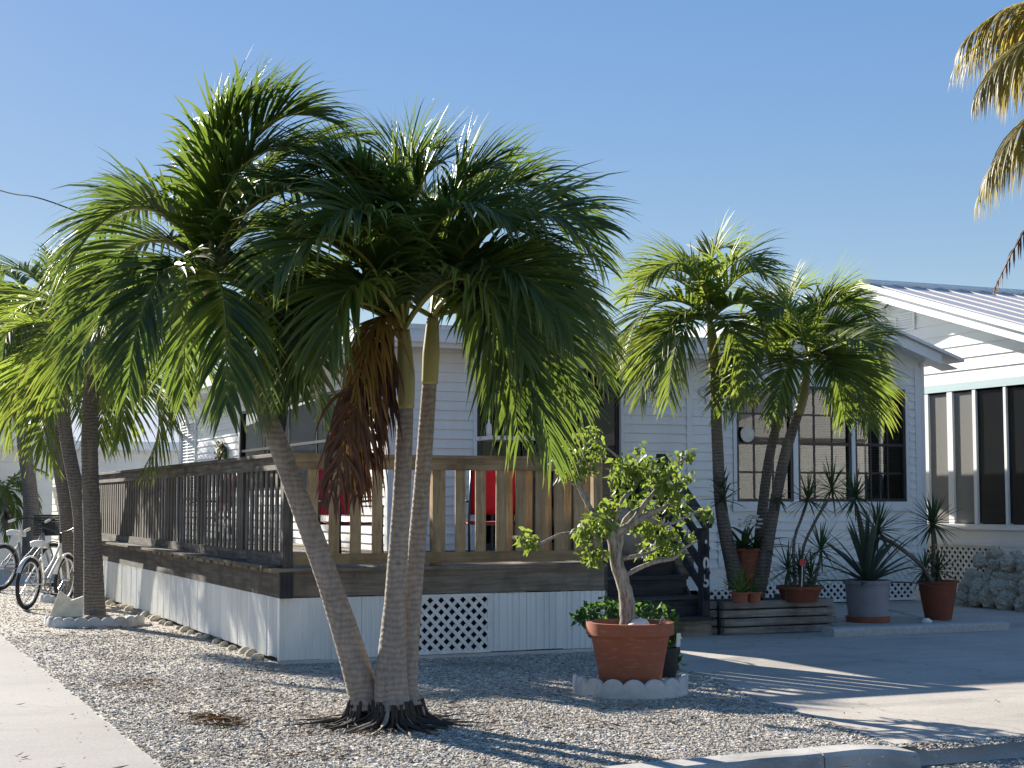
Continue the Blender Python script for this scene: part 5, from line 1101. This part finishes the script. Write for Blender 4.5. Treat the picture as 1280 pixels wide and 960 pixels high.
# ---- houses beyond
def farhouse(label, x0, x1, y0, y1, zw, zr, mat, ridge='x', wins=()):
    t = thing('house', ((x0+x1)/2, y0, 0), label, 'house', 'houses beyond the side yard')
    box('wall', (x0, y0, 0), (x1, y1, zw), mat, t); wl_ = t
    z = .5
    while z < zw-.1:
        MB().prism([(x0, y0-.001, z), (x0, y0-.028, z), (x0, y0-.006, z+.198)], (x1-x0, 0, 0)).build('siding_board', mat, t); MB().prism([(x0-.001, y0, z), (x0-.028, y0, z), (x0-.006, y0, z+.198)], (0, y1-y0, 0)).build('siding_board', mat, t); z += .2
    o = .45; m = MB()
    if ridge == 'x':
        ym = (y0+y1)/2; m.add([(x0-o, y0-o, zw), (x1+o, y0-o, zw), (x1+o, ym, zr), (x0-o, ym, zr), (x0-o, y1+o, zw), (x1+o, y1+o, zw)], [(0, 1, 2, 3), (3, 2, 5, 4), (0, 3, 4), (1, 5, 2), (0, 4, 5, 1)])
    else:
        xm = (x0+x1)/2; m.add([(x0-o, y0-o, zw), (x0-o, y1+o, zw), (xm, y1+o, zr), (xm, y0-o, zr), (x1+o, y0-o, zw), (x1+o, y1+o, zw)], [(0, 1, 2, 3), (3, 2, 5, 4), (0, 3, 4), (1, 5, 2), (0, 4, 5, 1)])
    r = m.build('roof', 'roof_white', t); box('fascia', (x0-o, y0-o-.03, zw-.12), (x1+o, y0-o-.001, zw+.12), 'trim', r); box('fascia', (x0-o-.03, y0-o, zw-.12), (x0-o-.001, y1+o, zw+.12), 'trim', r)
    for a, b, c, d in wins:
        f = MB()
        for q in ((a-.08, a, c-.08, d+.08), (b, b+.08, c-.08, d+.08), (a, b, d, d+.08), (a, b, c-.08, c)): f.box((q[0], y0-.05, q[2]), (q[1], y0-.02, q[3]))
        fo = f.build('window', 'trim', t); box('pane', (a, y0-.04, c), (b, y0-.03, d), 'dark_frame', fo)
    return t
def Xa(px, Y): return float(gy(px, 590, Y)[0])
farhouse('pale house beyond the deck, seen under the eave at left', Xa(90, 44), Xa(420, 44), 44, 54, 3.1, 4.3, 'siding')
farhouse('white house beyond the street palms at the left edge', Xa(-260, 39), Xa(66, 39), 39, 50, 3.0, 4.3, 'neighbour_siding', 'y', [(Xa(-60, 39), Xa(-20, 39), 1.1, 2.3)])
farhouse('far white house behind the black crate bicycle', Xa(40, 52), Xa(110, 52), 52, 60, 3.4, 4.6, 'siding', 'y')
farhouse('white house across the road, mirrored in the windows', 32, 50, -26, -14, 4.2, 7.5, 'neighbour_siding', 'y')
# ---- trees far beyond
def fartree(label, c, h, r, seed):
    rs = np.random.default_rng(seed); t = thing('broadleaf_tree', c, label, 'tree', 'trees far beyond the houses'); c = Vector(c)
    m = MB(); m.tube([c, c+Vector((.1, 0, h*.35)), c+Vector((0, 0, h*.6))], [.22, .17, .1], 8)
    cl = []
    for i in range(26):
        a = rs.uniform(0, 6.28); q = rs.random()**.6; p = c+Vector((math.cos(a)*r*q, math.sin(a)*r*q, h*(.5+.42*rs.random()*(1-.5*q)))); m.tube([c+Vector((0, 0, h*.4)), p], [.06, .015], 5); cl.append((np.array(p), np.array([r*.3, r*.3, r*.22]), 150))
    m.build('trunk', 'bark_grey', t, smooth=True); leaves(t, cl, .35, 'far_leaf', 'crown', .2)
for i, (px_t, Y, h, r) in enumerate(((150, 75, 6.0, 3.0), (190, 80, 6.4, 2.6), (215, 70, 4.6, 2.4), (60, 85, 6.5, 3.4), (-30, 80, 7, 3.5), (250, 85, 6, 3))):
    p = gy(px_t, 628, Y); fartree(('round dark tree behind the pale house', 'tallest dark tree over the pale roof', 'low tree right of the pale house roof', 'broad tree behind the far white house', 'tree beyond the left edge', 'tree hidden mostly by the house eave')[i], (p[0], p[1], 0), h, r, 40+i)
# ---- service wire and pole
q0 = np.array(gd(0, 238, 30.)); q1 = np.array(gd(90, 262, 27.)); dv = q1-q0; a = q0-dv*4+np.array([0, 0, .5]); b = np.array([rx0+1.5, 24., 4.3])
pts = [a, (a+q0)/2-np.array([0, 0, .12]), q0, q1, b]; p, r = smoothpath(pts, [.012]*5, 60)
wt = thing('service_wire', a, 'thin black overhead wire crossing the sky at left', 'wire'); MB().tube(p, r, 6).build('cable', 'wire', wt, smooth=True)
pt_ = thing('utility_pole', (a[0], a[1], 0), 'wooden utility pole beyond the left edge', 'utility pole'); MB().tube([(a[0], a[1], 0), (a[0], a[1], a[2]+.6)], [.15, .11], 12).build('pole', 'wood_grey', pt_, smooth=True); box('crossarm', (a[0]-.9, a[1]-.05, a[2]+.15), (a[0]+.9, a[1]+.05, a[2]+.27), 'wood_grey_x', pt_)
ms = MB().tube([(b[0], b[1], 3.9), (b[0], b[1], 4.35)], .03, 8); ms.build('service_mast', 'grey_metal', house)
# ================================================================== LITTER
def litter(label, px, py, sx, sy, n, ln=.06, mat='litter'):
    c = gz(px, py); P = np.c_[rng.normal(c[0], sx, n), rng.normal(c[1], sy, n), rng.uniform(.012, .03, n)]
    d = unit(np.c_[rng.normal(0, 1, (n, 2)), rng.normal(0, .07, n)]); s = unit(np.cross(d, [0, 0, 1.])+rng.normal(0, .4, (n, 3))); l = (ln*rng.uniform(.5, 1.6, n))[:, None]
    V = np.stack([P-d*l, P-s*l*.14, P+d*l+np.array([0, 0, .01]), P+s*l*.14], 1).reshape(-1, 3); F_ = (np.array([[0, 1, 2, 3]])[None]+4*np.arange(n)[:, None, None]).reshape(-1, 4)
    tag(npmesh('leaf_litter', V, F_, [mat], smooth=False), label, 'leaf litter', kind='stuff')
litter('brown dead leaf pile on the gravel', 270, 903, .10, .16, 190); litter('scattered brown husks on the gravel', 170, 858, .18, .35, 120, .045); litter('dry leaf scatter around the palm roots', 480, 905, .45, .35, 160, .05)
litter('twigs and husks near the kerb', 760, 905, .7, .5, 90, .04); litter('sparse leaves on the driveway', 1050, 840, 1.6, 1.6, 16, .022); litter('leaf scraps by the scalloped edging', 110, 790, .5, .6, 120, .05); litter('sparse dry leaves over the yard', 420, 900, 1.2, 1.6, 340, .035)
litter('brown fibre patch left of the palm roots', 400, 945, .25, .2, 140, .03); litter('brown fibre patch in the middle of the yard', 300, 870, .3, .5, 160, .035)
litter('grit and leaf scraps in the road gutter', 1080, 950, 1.2, .2, 70, .02)
bpy.context.view_layer.update()
